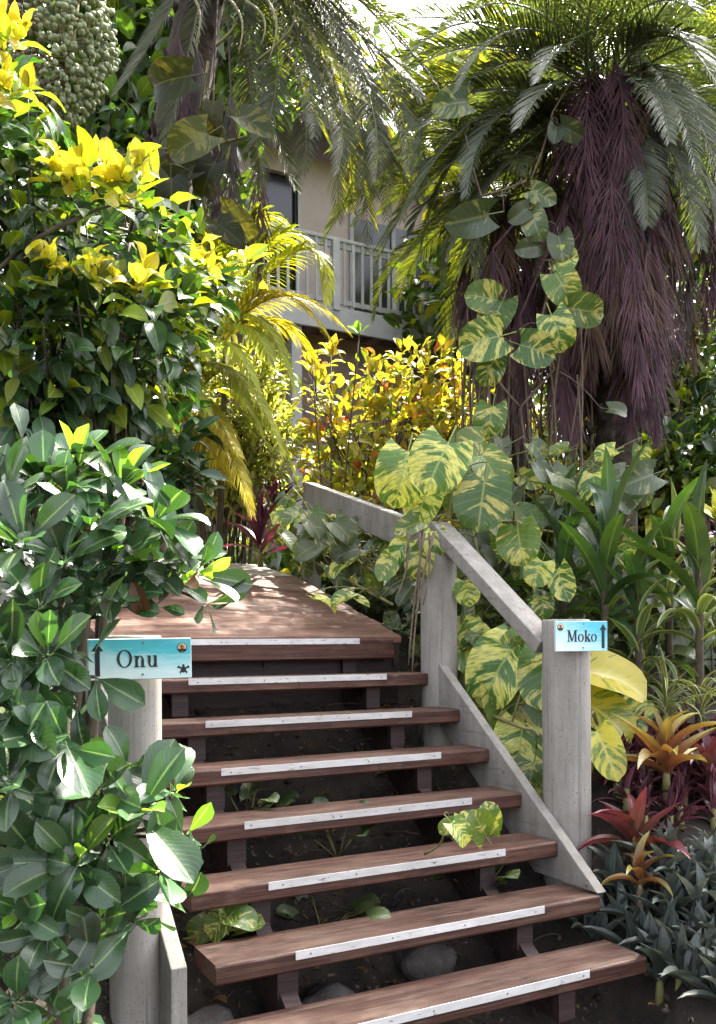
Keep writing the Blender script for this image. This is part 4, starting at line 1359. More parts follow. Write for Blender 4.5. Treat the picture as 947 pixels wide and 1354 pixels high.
for i in range(780):
    d = rv(r)
    if d.dot(TOC(fc)) < -0.25:
        d = -d
    k = r.uniform(0.82, 1.0)
    w = 0.255 * (1 - 0.22 * max(0, -d.z))
    p = fc + UU * (d.dot(UU) * w * k) + VV * (d.dot(VV) * w * k) + UP * (d.z * 0.38 * k)
    left = d.dot(UU) < -0.35 + r.uniform(-.3, .3)
    if i >= 300:
        mm = np.array(frame(rv(r), d + rv(r) * .5, r.uniform(0.75, 1.25)))
        fext.add(np.array(fv) @ mm.T + np.array(p), ff, None, 1 if left else 0)
        continue
    o = bpy.data.objects.new('fruit', fmd if left else fme)
    COL.objects.link(o)
    o.parent = ft
    m3 = frame(rv(r), d + rv(r) * .5, r.uniform(0.75, 1.25)).to_4x4()
    m3.translation = p - fc
    o.matrix_basis = m3
    if i % 3 == 0:
        st_.tube([fc + UP * (d.z * 0.2), p], [0.006, 0.004], 4)
fext.obj('small_fruit', [M['fruit'], M['fruitdark']], ft, True, 'stuff')
st_.obj('stalk', M['vine'], ft, True)

# ================================================================== PALMS
def palm(name, label, base, crown, tr, fronds, rng, mats, group=None, skirt=0, lean=0.1):
    root = thing(name, label, 'palm', base, group)
    a = Acc()
    pts = curve(base - UP * 0.3, crown, 0, 12, Vector((lean, 0, 0)))
    rad = []
    for i in range(13):
        rad.append(tr * (1.15 - 0.25 * i / 12) * (1 + 0.06 * (i % 2)))
    a.tube(pts, rad, 14)
    for i in range(60):          # old leaf bases
        t = rng.uniform(0.35, 0.99)
        p = base.lerp(crown, t)
        an = rng.uniform(0, 6.28)
        h = Vector((math.cos(an), math.sin(an), 0))
        p0 = p + h * tr * 0.85
        a.tube([p0, p0 + h * 0.07 + UP * 0.10], [0.035, 0.018], 5)
    a.obj('trunk', M['palmbark'], root, True)
    return root


# --- the big palm on the right with a skirt of dead fronds
r = random.Random(51)
PC = P(805, 118, 7.0)
PB = Vector((PC.x + 0.05, PC.y + 0.05, 0))
PB.z = ground_z(PB.x, PB.y)
pr = palm('date_palm', 'big palm with grey green fronds over a purple brown skirt of dead fronds', PB, PC, 0.15, None, r, None)


DEAD = ['deadfrond'] * 8 + ['deadgrey'] + ['deadtan2'] * 3


def add_frond(root, pts, mat, name='frond', label=None, **kw):
    acc = frond_geo(pts, **kw)
    o = acc.obj(name, M[mat], root, False, origin=pts[0])
    if label:
        o['label'] = label
    return o


for i in range(46):
    az = i * 2.399 + r.uniform(-.2, .2)
    f = i / 45
    el = math.radians(80 - 105 * f + r.uniform(-14, 14))
    L = r.uniform(1.5, 2.5)
    hv_ = Vector((math.sin(az), math.cos(az), 0))
    if el < 0.55 and hv_.dot(TOC(PC)) > 0.45:
        continue
    add_frond(pr, arc_pts(PC + hv_ * 0.1, az, el, L, r.uniform(1.2, 1.9)), 'frond', nleaf=66, ll=0.33, lw=0.013, droop=0.6, rng=r, rr=0.010)
# long fronds sweeping left across the middle
for (a_, b_, c_, d0, d1) in (((780, 160), (640, 120), (505, 215), 7.0, 6.6), ((780, 170), (650, 150), (540, 280), 7.0, 6.4), ((770, 190), (640, 190), (500, 330), 7.0, 6.8),
                             ((790, 120), (660, 60), (520, 110), 7.0, 6.6), ((780, 150), (690, 200), (600, 330), 7.0, 6.6), ((800, 110), (700, 10), (585, 40), 7.0, 6.4),
                             ((830, 120), (900, 120), (960, 260), 7.0, 6.2), ((830, 150), (890, 200), (930, 330), 7.0, 6.4), ((810, 100), (870, 40), (960, 110), 7, 6.0),
                             ((800, 100), (790, 20), (700, -30), 7, 6.2), ((800, 140), (745, 110), (690, 170), 7, 6.0), ((780, 170), (610, 170), (470, 300), 7.0, 7.4), ((780, 160), (600, 100), (440, 200), 7.0, 7.6), ((770, 190), (660, 230), (540, 340), 7.0, 7.2), ((780, 150), (600, 130), (560, 260), 7.0, 7.0), ((790, 130), (690, 80), (590, 150), 7, 6.6), ((760, 200), (680, 220), (600, 300), 7, 6.9), ((800,130),(850,60),(930,50),7,6.4), ((800,150),(900,180),(955,330),7,6.6), ((820,130),(850,200),(860,300),7,6.3), ((790,130),(780,60),(800,-60),7,6), ((815, 130), (860, 110), (890, 190), 7, 6.0)):
    A, B_, C_ = P(a_[0], a_[1], d0), P(b_[0], b_[1], (d0 + d1) / 2), P(c_[0], c_[1], d1)
    B_ = B_ * 2 - (A + C_) * 0.5
    pts = [A * (1 - t) ** 2 + B_ * 2 * t * (1 - t) + C_ * t * t for t in [k / 10 for k in range(11)]]
    add_frond(pr, pts, 'frond', nleaf=80, ll=0.34, lw=0.012, droop=0.55, rng=r, rr=0.011)
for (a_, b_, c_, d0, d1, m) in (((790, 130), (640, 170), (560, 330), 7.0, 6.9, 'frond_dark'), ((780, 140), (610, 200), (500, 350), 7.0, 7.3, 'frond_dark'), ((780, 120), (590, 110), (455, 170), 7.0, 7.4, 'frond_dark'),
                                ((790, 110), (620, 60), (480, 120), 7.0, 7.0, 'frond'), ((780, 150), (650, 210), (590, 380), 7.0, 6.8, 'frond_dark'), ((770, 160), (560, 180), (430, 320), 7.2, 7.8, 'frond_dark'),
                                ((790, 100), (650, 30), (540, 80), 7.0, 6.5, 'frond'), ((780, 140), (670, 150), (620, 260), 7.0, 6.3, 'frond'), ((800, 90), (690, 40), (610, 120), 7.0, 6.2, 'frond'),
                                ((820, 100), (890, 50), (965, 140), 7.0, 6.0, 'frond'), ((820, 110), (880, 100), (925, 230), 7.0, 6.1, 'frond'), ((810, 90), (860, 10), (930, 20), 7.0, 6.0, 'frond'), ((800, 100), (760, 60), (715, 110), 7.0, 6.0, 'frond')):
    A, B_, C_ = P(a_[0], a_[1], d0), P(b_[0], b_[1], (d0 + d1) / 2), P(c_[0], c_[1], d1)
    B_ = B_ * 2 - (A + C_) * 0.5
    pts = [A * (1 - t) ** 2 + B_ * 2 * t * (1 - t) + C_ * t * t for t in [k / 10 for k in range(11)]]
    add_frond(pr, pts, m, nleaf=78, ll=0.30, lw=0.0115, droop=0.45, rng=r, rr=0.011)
# skirt: dead fronds hanging round the trunk
nsk = 0
for i in range(104):
    an = i * 2.399
    f = r.random()
    z0 = PC.z - 0.08 - 1.75 * f
    rad = r.uniform(0.16, 0.36)
    h = Vector((math.cos(an), math.sin(an), 0))
    p = Vector((PC.x, PC.y, z0)) + h * 0.12
    L = r.uniform(1.0, 1.6) * (1 - 0.38 * f)
    bulge = r.uniform(0.10, 0.46)
    pts = []
    for k in range(8):
        t = k / 7
        pts.append(p + rv(r) * 0.05 * t + h * (bulge * math.sin(min(1, t * 1.8) * PI / 2) * (1 - 0.25 * t)) + UP * (0.10 * math.sin(PI * min(1, t * 3)) - L * t ** 1.25))
    add_frond(pr, pts, r.choice(DEAD), 'dead_frond', nleaf=64, ll=0.46, lw=0.0085, droop=1.2, ang=0.55, rng=r, rr=0.010, vee=-0.1, jit=0.4)
for i in range(14):
    an = i * 2.399
    h = Vector((math.cos(an), math.sin(an), 0))
    L = r.uniform(0.8, 1.3)
    pts = [PC + h * (0.1 + r.uniform(.26, .42) * math.sin(min(1, k / 7 * 2.2) * PI / 2)) + UP * (0.16 * math.sin(PI * min(1, k / 7 * 2)) - 0.05 - L * (k / 7) ** 1.4) for k in range(8)]
    add_frond(pr, pts, r.choice(DEAD), 'dead_frond', nleaf=60, ll=0.40, lw=0.010, droop=0.9, ang=0.6, rng=r, rr=0.010, vee=-0.1, jit=0.3)
# a few dry tan ones lower down
for (px, py, d, L) in ((860, 420, 6.6, 0.9), (745, 480, 6.7, 0.6), (690, 420, 6.7, 0.9), (655, 330, 6.7, 1.1), (840, 330, 6.5, 1.1)):
    p = P(px, py, d)
    pts = [p + UU * (0.05 * k / 7) - UP * (L * k / 7) for k in range(8)]
    add_frond(pr, [PC + (p - PC) * 0.1 - UP * .2] + pts, r.choice(DEAD), 'dead_frond', nleaf=40, ll=0.4, lw=0.013, droop=1.2, ang=0.45, rng=r, vee=-0.1, jit=0.25)
# aerial roots / hanging stems under the skirt
a = Acc()
for i in range(46):
    px = r.uniform(615, 800)
    d = r.uniform(6.5, 7.4)
    t = P(px + r.uniform(-20, 20), r.uniform(380, 520), d)
    bt = P(px + r.uniform(-15, 15), r.uniform(600, 680), d)
    a.tube(curve(t, bt, 0, 5, rv(r) * 0.05), r.uniform(.004, .011), 5)
a.obj('aerial_roots', M['root'], pr, True, 'stuff')

# --- a second palm stem with skirt, left of the big one
r = random.Random(53)
PC2 = P(665, 270, 7.5)
PB2 = Vector((PC2.x, PC2.y, ground_z(PC2.x, PC2.y)))
p2 = palm('date_palm', 'shorter palm stem left of the big skirted palm, hung with dark dead fronds', PB2, PC2, 0.11, None, r, None)
for i in range(20):
    an = i * 2.399
    h = Vector((math.cos(an), math.sin(an), 0))
    z0 = -0.7 * r.random()
    L = r.uniform(0.7, 1.1)
    p = PC2 + UP * z0
    bulge = r.uniform(0.08, 0.26)
    pts = [p + h * (0.08 + bulge * math.sin(min(1, k / 7 * 1.8) * PI / 2)) - UP * (L * (k / 7) ** 1.2) for k in range(8)]
    add_frond(p2, pts, r.choice(DEAD), 'dead_frond', nleaf=36, ll=0.36, lw=0.013, droop=1.2, ang=0.5, rng=r, vee=-0.1, jit=0.25)
for i in range(22):
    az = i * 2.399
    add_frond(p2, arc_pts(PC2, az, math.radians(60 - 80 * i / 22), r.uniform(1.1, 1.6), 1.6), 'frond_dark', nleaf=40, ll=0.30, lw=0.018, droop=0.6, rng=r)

# --- third palm beyond the right edge: hanging dead tails at the edge of view
r = random.Random(55)
PC3 = P(985, 130, 8.2)
PB3 = Vector((PC3.x, PC3.y, ground_z(PC3.x, PC3.y)))
p3 = palm('date_palm', 'palm at the right edge with long brown dead fronds hanging down', PB3, PC3, 0.12, None, r, None)
for i in range(30):
    az = i * 2.399
    add_frond(p3, arc_pts(PC3, az, math.radians(75 - 90 * i / 30), r.uniform(1.5, 2.1), 1.5), 'frond', nleaf=44, ll=0.36, lw=0.02, droop=0.55, rng=r)
for (px, py, L) in ((905, 300, 1.15), (935, 290, 1.0), (918, 340, 1.0), (950, 260, 1.2), (890, 280, 0.9), (970, 300, 1.2)):
    p = P(px, py, 7.9)
    pts = [PC3.lerp(p, 0.25), PC3.lerp(p, 0.7) + UP * .1] + [p - UP * (L * k / 7) + UU * (r.uniform(-.02, .02)) for k in range(8)]
    add_frond(p3, pts, r.choice(DEAD), 'dead_frond', nleaf=46, ll=0.34, lw=0.013, droop=1.2, ang=0.45, rng=r, vee=-0.1, jit=0.25, t0=0.2)

# --- palm at the upper left: dark trunk and fronds that arch over to the middle
r = random.Random(57)
PC4 = P(300, -150, 7.4)
PB4 = P(110, 760, 7.6)
PB4.z = ground_z(PB4.x, PB4.y)
p4 = palm('tall_palm', 'tall palm with a dark trunk at the upper left, fronds arching over the balcony', PB4, PC4, 0.2, None, r, None, lean=0.0)
def bez(root, a_, b_, c_, d0, d1, mat, **kw):
    A, B_, C_ = P(a_[0], a_[1], d0), P(b_[0], b_[1], (d0 + d1) / 2), P(c_[0], c_[1], d1)
    B_ = B_ * 2 - (A + C_) * 0.5
    pts = [A * (1 - t) ** 2 + B_ * 2 * t * (1 - t) + C_ * t * t for t in [k / 10 for k in range(11)]]
    return add_frond(root, pts, mat, **kw)
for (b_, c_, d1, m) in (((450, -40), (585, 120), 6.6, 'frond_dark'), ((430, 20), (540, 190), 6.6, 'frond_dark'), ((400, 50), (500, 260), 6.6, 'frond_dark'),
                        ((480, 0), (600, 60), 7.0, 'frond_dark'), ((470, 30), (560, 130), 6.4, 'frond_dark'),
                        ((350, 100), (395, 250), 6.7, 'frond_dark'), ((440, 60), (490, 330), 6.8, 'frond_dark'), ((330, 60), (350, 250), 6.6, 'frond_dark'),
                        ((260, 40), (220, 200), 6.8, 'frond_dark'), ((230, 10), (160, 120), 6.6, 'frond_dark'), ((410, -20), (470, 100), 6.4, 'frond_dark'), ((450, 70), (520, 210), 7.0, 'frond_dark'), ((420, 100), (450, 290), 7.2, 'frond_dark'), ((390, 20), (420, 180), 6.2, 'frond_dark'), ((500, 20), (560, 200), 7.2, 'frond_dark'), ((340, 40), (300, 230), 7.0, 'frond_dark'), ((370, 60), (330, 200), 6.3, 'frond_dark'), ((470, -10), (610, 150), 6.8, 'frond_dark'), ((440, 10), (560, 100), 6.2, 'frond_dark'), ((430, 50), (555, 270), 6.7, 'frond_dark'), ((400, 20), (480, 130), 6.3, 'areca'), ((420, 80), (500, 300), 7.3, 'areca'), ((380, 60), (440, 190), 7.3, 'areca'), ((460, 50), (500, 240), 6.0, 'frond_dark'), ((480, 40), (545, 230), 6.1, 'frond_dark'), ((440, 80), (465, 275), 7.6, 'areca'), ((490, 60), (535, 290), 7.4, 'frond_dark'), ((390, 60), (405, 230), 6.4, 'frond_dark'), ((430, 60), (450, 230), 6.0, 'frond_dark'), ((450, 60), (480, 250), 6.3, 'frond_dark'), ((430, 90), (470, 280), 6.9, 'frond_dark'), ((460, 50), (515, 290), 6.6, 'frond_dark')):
    bez(p4, (300, -140), b_, c_, 7.4, d1, m, nleaf=96, ll=0.34, lw=0.010, droop=0.6, rng=r, rr=0.011)  # the areca-coloured fronds have yellow backlight painted into their colour
for i in range(18):
    az = i * 2.399
    add_frond(p4, arc_pts(PC4, az, math.radians(75 - 60 * i / 18), r.uniform(2.0, 2.6), 1.5), 'frond_dark', nleaf=46, ll=0.42, lw=0.024, droop=0.6, rng=r)
for (px, py, L) in ((285, 150, 1.1), (345, 210, 0.9), (265, 60, 0.9), (310, 120, 1.2), (240, 40, .8)):
    p = P(px, py, 7.0)
    add_frond(p4, [PC4.lerp(p, 0.2)] + [p - UP * (L * k / 7) for k in range(8)], r.choice(DEAD), 'dead_frond', nleaf=40, ll=0.34, lw=0.014, droop=1.2, ang=0.45, rng=r, vee=-0.1, jit=0.25)
a = Acc()       # pale bare flower stalks against the dark trunk
for (x0_, y0_, x1_, y1_) in ((248, -20, 262, 60), (300, -10, 320, 70), (330, 0, 350, 60), (352, -10, 360, 80), (290, 60, 310, 20), (345, 80, 395, 20)):
    a.tube(curve(P(x0_, y0_, 6.6), P(x1_, y1_, 6.5), 0.03, 7, UU * 0.08), [0.012, .011, .01, .009, .008, .007, .006, .004], 5)
a.obj('flower_stalks', M['vine'], p4, True)

# --- golden areca palm left of the balcony
r = random.Random(59)
AB = P(280, 700, 7.3)
AB.z = ground_z(AB.x, AB.y)
ar = thing('areca_palm', 'small golden green feather palm arching in front of the brown house wall', 'palm', AB)
a = Acc()
tips = [P(262, 480, 7.5), P(300, 440, 7.6), P(240, 510, 7.5)]
for t_ in tips:
    a.tube(curve(AB - UP * 0.2, t_, 0, 6, rv(r) * 0.06), [0.035, .033, .03, .028, .026, .024, .02], 7)
a.obj('canes', M['twig'], ar, True)
for (a_, b_, c_, d1, m) in (((300, 440), (370, 385), (452, 470), 6.7, 'areca_gold'), ((300, 450), (345, 420), (390, 515), 6.6, 'areca'), ((290, 440), (370, 310), (432, 360), 6.9, 'areca'),
                            ((250, 520), (270, 570), (308, 640), 6.6, 'areca_gold'), ((255, 500), (255, 440), (275, 470), 6.5, 'areca'), ((240, 510), (290, 480), (330, 540), 6.5, 'areca'),
                            ((310, 440), (340, 340), (400, 325), 7.3, 'areca'), ((260, 480), (240, 410), (250, 420), 6.6, 'areca'), ((240, 510), (210, 560), (230, 610), 6.6, 'areca'),
                            ((300, 450), (330, 380), (300, 300), 7.4, 'areca'), ((250, 490), (200, 440), (170, 500), 7.0, 'areca'), ((310, 440), (380, 430), (440, 520), 7.3, 'areca_gold'),
                            ((300, 440), (330, 300), (390, 300), 7.0, 'areca'), ((300, 445), (380, 390), (465, 440), 6.9, 'areca_gold'), ((290, 450), (330, 430), (360, 480), 6.5, 'areca'),
                            ((250, 510), (280, 540), (318, 600), 6.5, 'areca_gold'), ((250, 510), (230, 520), (215, 580), 6.4, 'areca'), ((300, 440), (280, 340), (330, 320), 6.8, 'areca'), ((250, 500), (300, 500), (350, 580), 6.8, 'areca'),
                            ((290, 440), (400, 330), (436, 400), 6.7, 'areca'), ((255, 505), (225, 470), (180, 540), 6.3, 'areca'), ((255, 540), (310, 490), (375, 600), 6.4, 'areca'), ((250, 550), (245, 500), (285, 560), 6.3, 'areca'), ((240, 560), (290, 570), (335, 680), 6.4, 'areca_gold'),
                            ((250, 540), (290, 450), (345, 520), 6.3, 'areca'), ((245, 550), (215, 500), (205, 600), 6.2, 'areca'), ((260, 530), (330, 520), (395, 640), 6.9, 'areca')):
    bez(ar, a_, b_, c_, 7.2, d1, m, nleaf=62, ll=0.27, lw=0.017, droop=0.95, rng=r, rr=0.009, ang=0.85, vee=0.12, jit=0.06)

# ================================================================== MIDDLE SHRUBS
r = random.Random(61)
def gz(p):
    return Vector((p.x, p.y, ground_z(p.x, p.y)))
bush('feathery_shrub', 'pale yellow green shrub of narrow leaves beside the boardwalk end', 'shrub', gz(P(300, 720, 8.2)),
     [(P(305, 540, 8.0), (.5, .45, .55)), (P(345, 500, 8.0), (.22, .25, .3)), (P(352, 580, 7.9), (.28, .35, .4)), (P(255, 600, 8.0), (.4, .4, .45)), (P(310, 640, 8.0), (.42, .4, .25))],
     [LS_['feather']], 2600, 260, 0.8, 1.4, 0.8, 0.0, 0.9, 0.2, seed=62, shell=0.3, nstem=5, stem_r=0.012)
bush('croton_bush', 'bright yellow speckled croton bush behind the boardwalk rail', 'bush', gz(P(500, 680, 8.0)),
     [(P(462, 575, 8.0), (.38, .4, .5)), (P(530, 560, 8.1), (.45, .4, .55)), (P(585, 570, 8.2), (.3, .35, .5)), (P(505, 500, 8.1), (.22, .3, .25)), (P(560, 495, 8.4), (.3, .3, .3)), (P(430, 610, 7.9), (.22, .3, .35)), (P(520, 640, 7.9), (.5, .3, .3)), (P(450, 660, 7.7), (.35, .3, .2)), (P(590, 650, 7.9), (.35, .3, .3)), (P(625, 530, 8.2), (.3, .3, .45)), (P(420, 520, 7.9), (.14, .2, .3))],
     [LS_['croton'], LS_['croton_red'], LS_['shrub_mid']], 1350, 285, 0.5, 1.0, 0.7, 0.1, 0.9, 0.3, [6, 0.6, 2.2], seed=63, shell=0.4, nstem=2, stem_r=0.012)
# taller croton tips
tp = thing('croton_sapling', 'slender yellow leaved croton stem rising in front of the balcony fascia', 'bush', gz(P(440, 660, 7.5)))
a = Acc()
for (px, py) in ((440, 470), (478, 440), (415, 485)):
    c = P(px, py, 7.5)
    a.tube(curve(tp.location, c, 0, 6, rv(r) * 0.04), [0.008, .008, .007, .007, .006, .006, .005], 6)
    rosette(tp, c, UP + rv(r) * 0.3 - VV * .3, LS_['croton'] if py > 445 else LS_['clusia_new'], 8, r, 1.0, (15, 85))
a.obj('stem', M['twig'], tp, True)

# purple blade plant at the end of the boardwalk
for (px, py, d, s, lab) in ((345, 735, 6.7, 1.0, 'purple blade leaved plant at the far end of the boardwalk'), (365, 700, 7.6, 0.9, 'dark purple blade leaved plant behind its twin')):
    c = gz(P(px, py, d))
    c.z = max(c.z, P(px, py, d).z)
    strap_plant('ti_plant', lab, 'plant', c, LS_['ti'], 18, (10, 85), s, r, 'purple blade plants', h=0.15)


# ================================================================== VARIEGATED VINES
def vine(name, label, stems, leaves, cat='vine', seed=1, group=None, sr=0.010, stemmat='vine', fill=()):
    """stems: list of polylines (world); leaves: (px,py,depth,scale,set,tip angle in degrees clockwise from down, facing up amount)"""
    r = random.Random(seed)
    root = thing(name, label, cat, Vector(stems[0][0]), group)
    a = Acc()
    allp = []
    for s_ in stems:
        s_ = [Vector(q) for q in s_]
        pts = []
        for i in range(len(s_) - 1):
            pts += curve(s_[i], s_[i + 1], 0.0, 5, rv(r) * 0.02)[:-1]
        pts.append(s_[-1])
        allp += pts
        a.tube(pts, [sr * (1.1 - 0.4 * i / len(pts)) for i in range(len(pts))], 7)
    for (px, py, d, s, ls, tip, fu) in leaves:
        c = P(px, py, d)
        an = math.radians(tip)
        dr = UU * -math.sin(an) - UP * math.cos(an)
        nm = TOC(c) * (1 - fu) + UP * fu + rv(r) * 0.2
        dr = (dr - TOC(c) * -0.15).normalized()
        lf = r.choice(LS_[ls])
        # the attachment lies half a blade back from the centre
        L = {'pothos': .36, 'pothos_gold': .36, 'pothos_s': .17, 'pothos_dim': .19, 'pothos_big_dim': .36, 'shade_leaf': .36}[ls] * s
        pet = {'pothos': .12, 'pothos_gold': .12, 'pothos_s': .07, 'pothos_dim': .08, 'pothos_big_dim': .12, 'shade_leaf': .12}[ls] * s
        base = c - dr * (L * 0.45 + pet)
        put(root, lf, base, dr, nm, s)
        q = min(allp, key=lambda k: (k - base).length)
        if (q - base).length > 0.02:
            a.tube(curve(q, base, 0.04, 5), [sr * .55, sr * .5, sr * .45, sr * .4, sr * .4, sr * .35], 5)
    a.obj('stem', M[stemmat], root, True)
    return root


def scatter(r, n, x0, x1, y0, y1, d0, d1, s0, s1, sets, fu=(0.2, 0.6), cond=None):
    out = []
    while len(out) < n:
        px, py = r.uniform(x0, x1), r.uniform(y0, y1)
        if cond and not cond(px, py):
            continue
        out.append((px, py, r.uniform(d0, d1), r.uniform(s0, s1), r.choice(sets), r.uniform(-70, 70), r.uniform(*fu)))
    return out


r = random.Random(71)
ps = 'pothos'
# clump sitting on the rail
vine('pothos_vine', 'huge yellow streaked vine leaves clambering over the handrail corner', [[P(585, 760, 5.62), P(590, 700, 5.6), P(600, 640, 5.65)], [P(560, 720, 5.7), P(540, 660, 5.75)], [P(600, 690, 5.5), P(680, 690, 5.55)]],
     [(580, 618, 5.35, 1.02, ps, 25, .15), (532, 632, 5.5, 1.05, ps, 15, .2), (638, 668, 5.35, 0.95, ps, 8, .12), (652, 628, 5.6, 0.85, ps, -30, .35),
      (690, 722, 5.35, 0.72, ps, -10, .1), (610, 655, 5.7, .8, ps, 40, .3), (560, 670, 5.6, .7, ps, 20, .5), (712, 760, 5.4, .5, 'pothos', 20, .3), (668, 690, 5.6, .7, ps, -35, .3), (700, 690, 5.7, .6, ps, -60, .4),
      (555, 745, 5.4, 1.2, 'pothos_s', 10, .1), (530, 730, 5.45, 1.1, 'pothos_s', 40, .4), (575, 720, 5.4, 1.0, 'pothos_s', 0, .2), (510, 752, 5.45, 1.1, 'pothos_s', 30, .3),
      (618, 785, 5.45, 1.0, 'pothos_s', -10, .2), (745, 775, 5.4, 1.3, 'pothos_s', -20, .3), (718, 805, 5.5, .9, 'pothos_s', 0, .2), (540, 700, 5.5, 1.1, 'pothos_s', 60, .3), (600, 745, 5.5, 1.1, 'pothos_s', -20, .3)]
     , seed=72)
# hanging stems over the post
hv = thing('hanging_vine', 'thin bare vine stems hanging down the middle post beside the deck', 'vine', P(560, 720, 5.3))
a = Acc()
for k, (px0, px1, y1_, d) in enumerate(((562, 540, 880, 5.35), (556, 552, 800, 5.36), (575, 545, 890, 5.3), (540, 525, 790, 5.4), (568, 560, 800, 5.33))):
    a.tube(curve(P(px0, 705, d), P(px1, y1_, d - .1), 0, 8, UU * r.uniform(-.03, .03)), [.009, .008, .007, .007, .006, .006, .005, .005, .004], 5)
a.obj('stem', M['root'], hv, True)

# low vine leaves along the right edge of the boardwalk
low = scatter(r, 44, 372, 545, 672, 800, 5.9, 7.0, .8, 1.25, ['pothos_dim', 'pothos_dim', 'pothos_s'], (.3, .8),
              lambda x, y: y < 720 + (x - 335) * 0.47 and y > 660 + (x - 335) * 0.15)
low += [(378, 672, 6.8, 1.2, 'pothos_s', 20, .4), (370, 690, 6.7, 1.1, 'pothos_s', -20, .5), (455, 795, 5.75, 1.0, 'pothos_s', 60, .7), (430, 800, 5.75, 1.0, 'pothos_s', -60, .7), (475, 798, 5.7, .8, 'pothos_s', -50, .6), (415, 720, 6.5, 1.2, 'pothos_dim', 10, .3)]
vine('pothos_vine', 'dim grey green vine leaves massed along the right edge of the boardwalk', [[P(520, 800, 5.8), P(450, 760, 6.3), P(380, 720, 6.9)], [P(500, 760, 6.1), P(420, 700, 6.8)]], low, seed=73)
# big clump behind the right post
big = [(660, 890, 4.85, 1.2, ps, 35, .45), (625, 865, 5.05, .9, ps, -40, .5), (690, 930, 4.95, 1.0, ps, 20, .4), (640, 960, 5.0, .8, ps, 40, .3), (810, 905, 4.95, 1.05, 'pothos_gold', -70, .5),
       (800, 955, 4.85, .95, 'pothos_gold', -50, .4), (800, 1000, 4.8, .75, 'pothos_gold', -20, .2), (615, 840, 4.95, .7, ps, -110, .4), (690, 860, 5.1, .8, ps, -150, .3), (600, 880, 5.1, .7, ps, 60, .4),
       (685, 990, 4.85, .85, ps, 10, .3), (650, 1010, 4.95, .8, ps, -20, .3), (700, 1040, 4.8, .7, ps, 10, .3), (670, 940, 5.1, .9, ps, -20, .3), (840, 960, 5.1, .8, ps, -70, .4), (720, 900, 5.1, .9, ps, 0, .4)]
big = [(q[0], q[1], max(q[2], 3.22 / (0.472 + 0.000743 * (q[0] - 473.5))) + 0.1 * (k % 3), q[3] * 1.06, q[4], q[5], q[6]) for k, q in enumerate(big)]
vine('pothos_vine', 'large cream streaked vine leaves crowded behind the right sign post', [[P(660, 1060, 5.2), P(625, 930, 5.45), P(606, 880, 5.6)], [P(606, 850, 5.6), P(616, 930, 5.5), P(695, 965, 5.0), P(712, 975, 4.95)], [P(770, 1050, 4.9), P(790, 960, 4.95)]], big, seed=74, sr=0.014)
# climbers on the palm skirt
cl2 = [(740, 440, 6.3, .82, ps, -20, .1), (778, 413, 6.3, .75, ps, -80, .15), (748, 382, 6.3, .75, ps, -30, .1), (640, 452, 6.4, .95, ps, 75, .1), (712, 465, 6.35, .75, ps, -70, .2), (660, 420, 6.5, .8, ps, 20, .2),
       (750, 345, 6.4, .5, ps, -90, .3), (650, 490, 6.5, .7, ps, 20, .2), (820, 545, 6.4, .8, 'pothos_dim', -80, .3), (640, 395, 6.5, .7, ps, 100, .3), (650, 560, 6.5, .8, ps, 10, .2)]
dimc = [(620, 290, 6.3, 1.0, 'pothos_big_dim', 80, .05), (712, 300, 6.35, .65, 'pothos_big_dim', -20, .1), (722, 262, 6.35, .6, 'pothos_big_dim', -60, .1), (690, 285, 6.35, .5, 'pothos_big_dim', 60, .1), (700, 330, 6.4, .6, 'pothos_big_dim', 80, .1), (745, 330, 6.4, .6, 'pothos_big_dim', -10, .1),
        (600, 140, 6.4, .75, 'pothos_big_dim', 80, .2), (760, 175, 6.4, .55, 'pothos_big_dim', -60, .1), (738, 180, 6.4, .4, 'pothos_big_dim', 10, .1)]
vine('pothos_vine', 'variegated climber with broad leaves on the skirt of the big palm', [[P(700, 620, 6.6), P(690, 540, 6.5), P(735, 490, 6.4), P(720, 420, 6.4), P(735, 340, 6.4), P(705, 240, 6.4), P(735, 150, 6.45), P(760, 110, 6.5)], [P(690, 540, 6.5), P(640, 470, 6.5), P(640, 380, 6.5)], [P(700, 240, 6.4), P(640, 260, 6.4), P(620, 180, 6.5)]], cl2 + dimc, seed=75, sr=0.009, stemmat='root')
# dim understory leaves between the rail and the palm
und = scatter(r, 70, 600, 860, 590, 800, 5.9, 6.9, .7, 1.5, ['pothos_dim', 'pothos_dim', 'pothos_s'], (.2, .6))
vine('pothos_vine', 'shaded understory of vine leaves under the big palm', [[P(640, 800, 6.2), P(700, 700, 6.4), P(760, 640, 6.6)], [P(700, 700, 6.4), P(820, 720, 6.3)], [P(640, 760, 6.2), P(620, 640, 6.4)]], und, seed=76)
# upper left climbers on the tall palm trunk
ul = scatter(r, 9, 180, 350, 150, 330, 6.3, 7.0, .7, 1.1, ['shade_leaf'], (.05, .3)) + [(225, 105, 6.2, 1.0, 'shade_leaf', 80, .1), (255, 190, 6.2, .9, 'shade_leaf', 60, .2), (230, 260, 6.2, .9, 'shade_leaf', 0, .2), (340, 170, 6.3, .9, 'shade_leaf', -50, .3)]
vine('pothos_vine', 'shaded large leaved climber on the dark trunk at the upper left', [[P(270, 420, 7.0), P(280, 300, 6.9), P(260, 200, 6.8), P(280, 80, 6.8)], [P(260, 200, 6.8), P(330, 180, 6.8)]], ul, seed=77, sr=0.014)
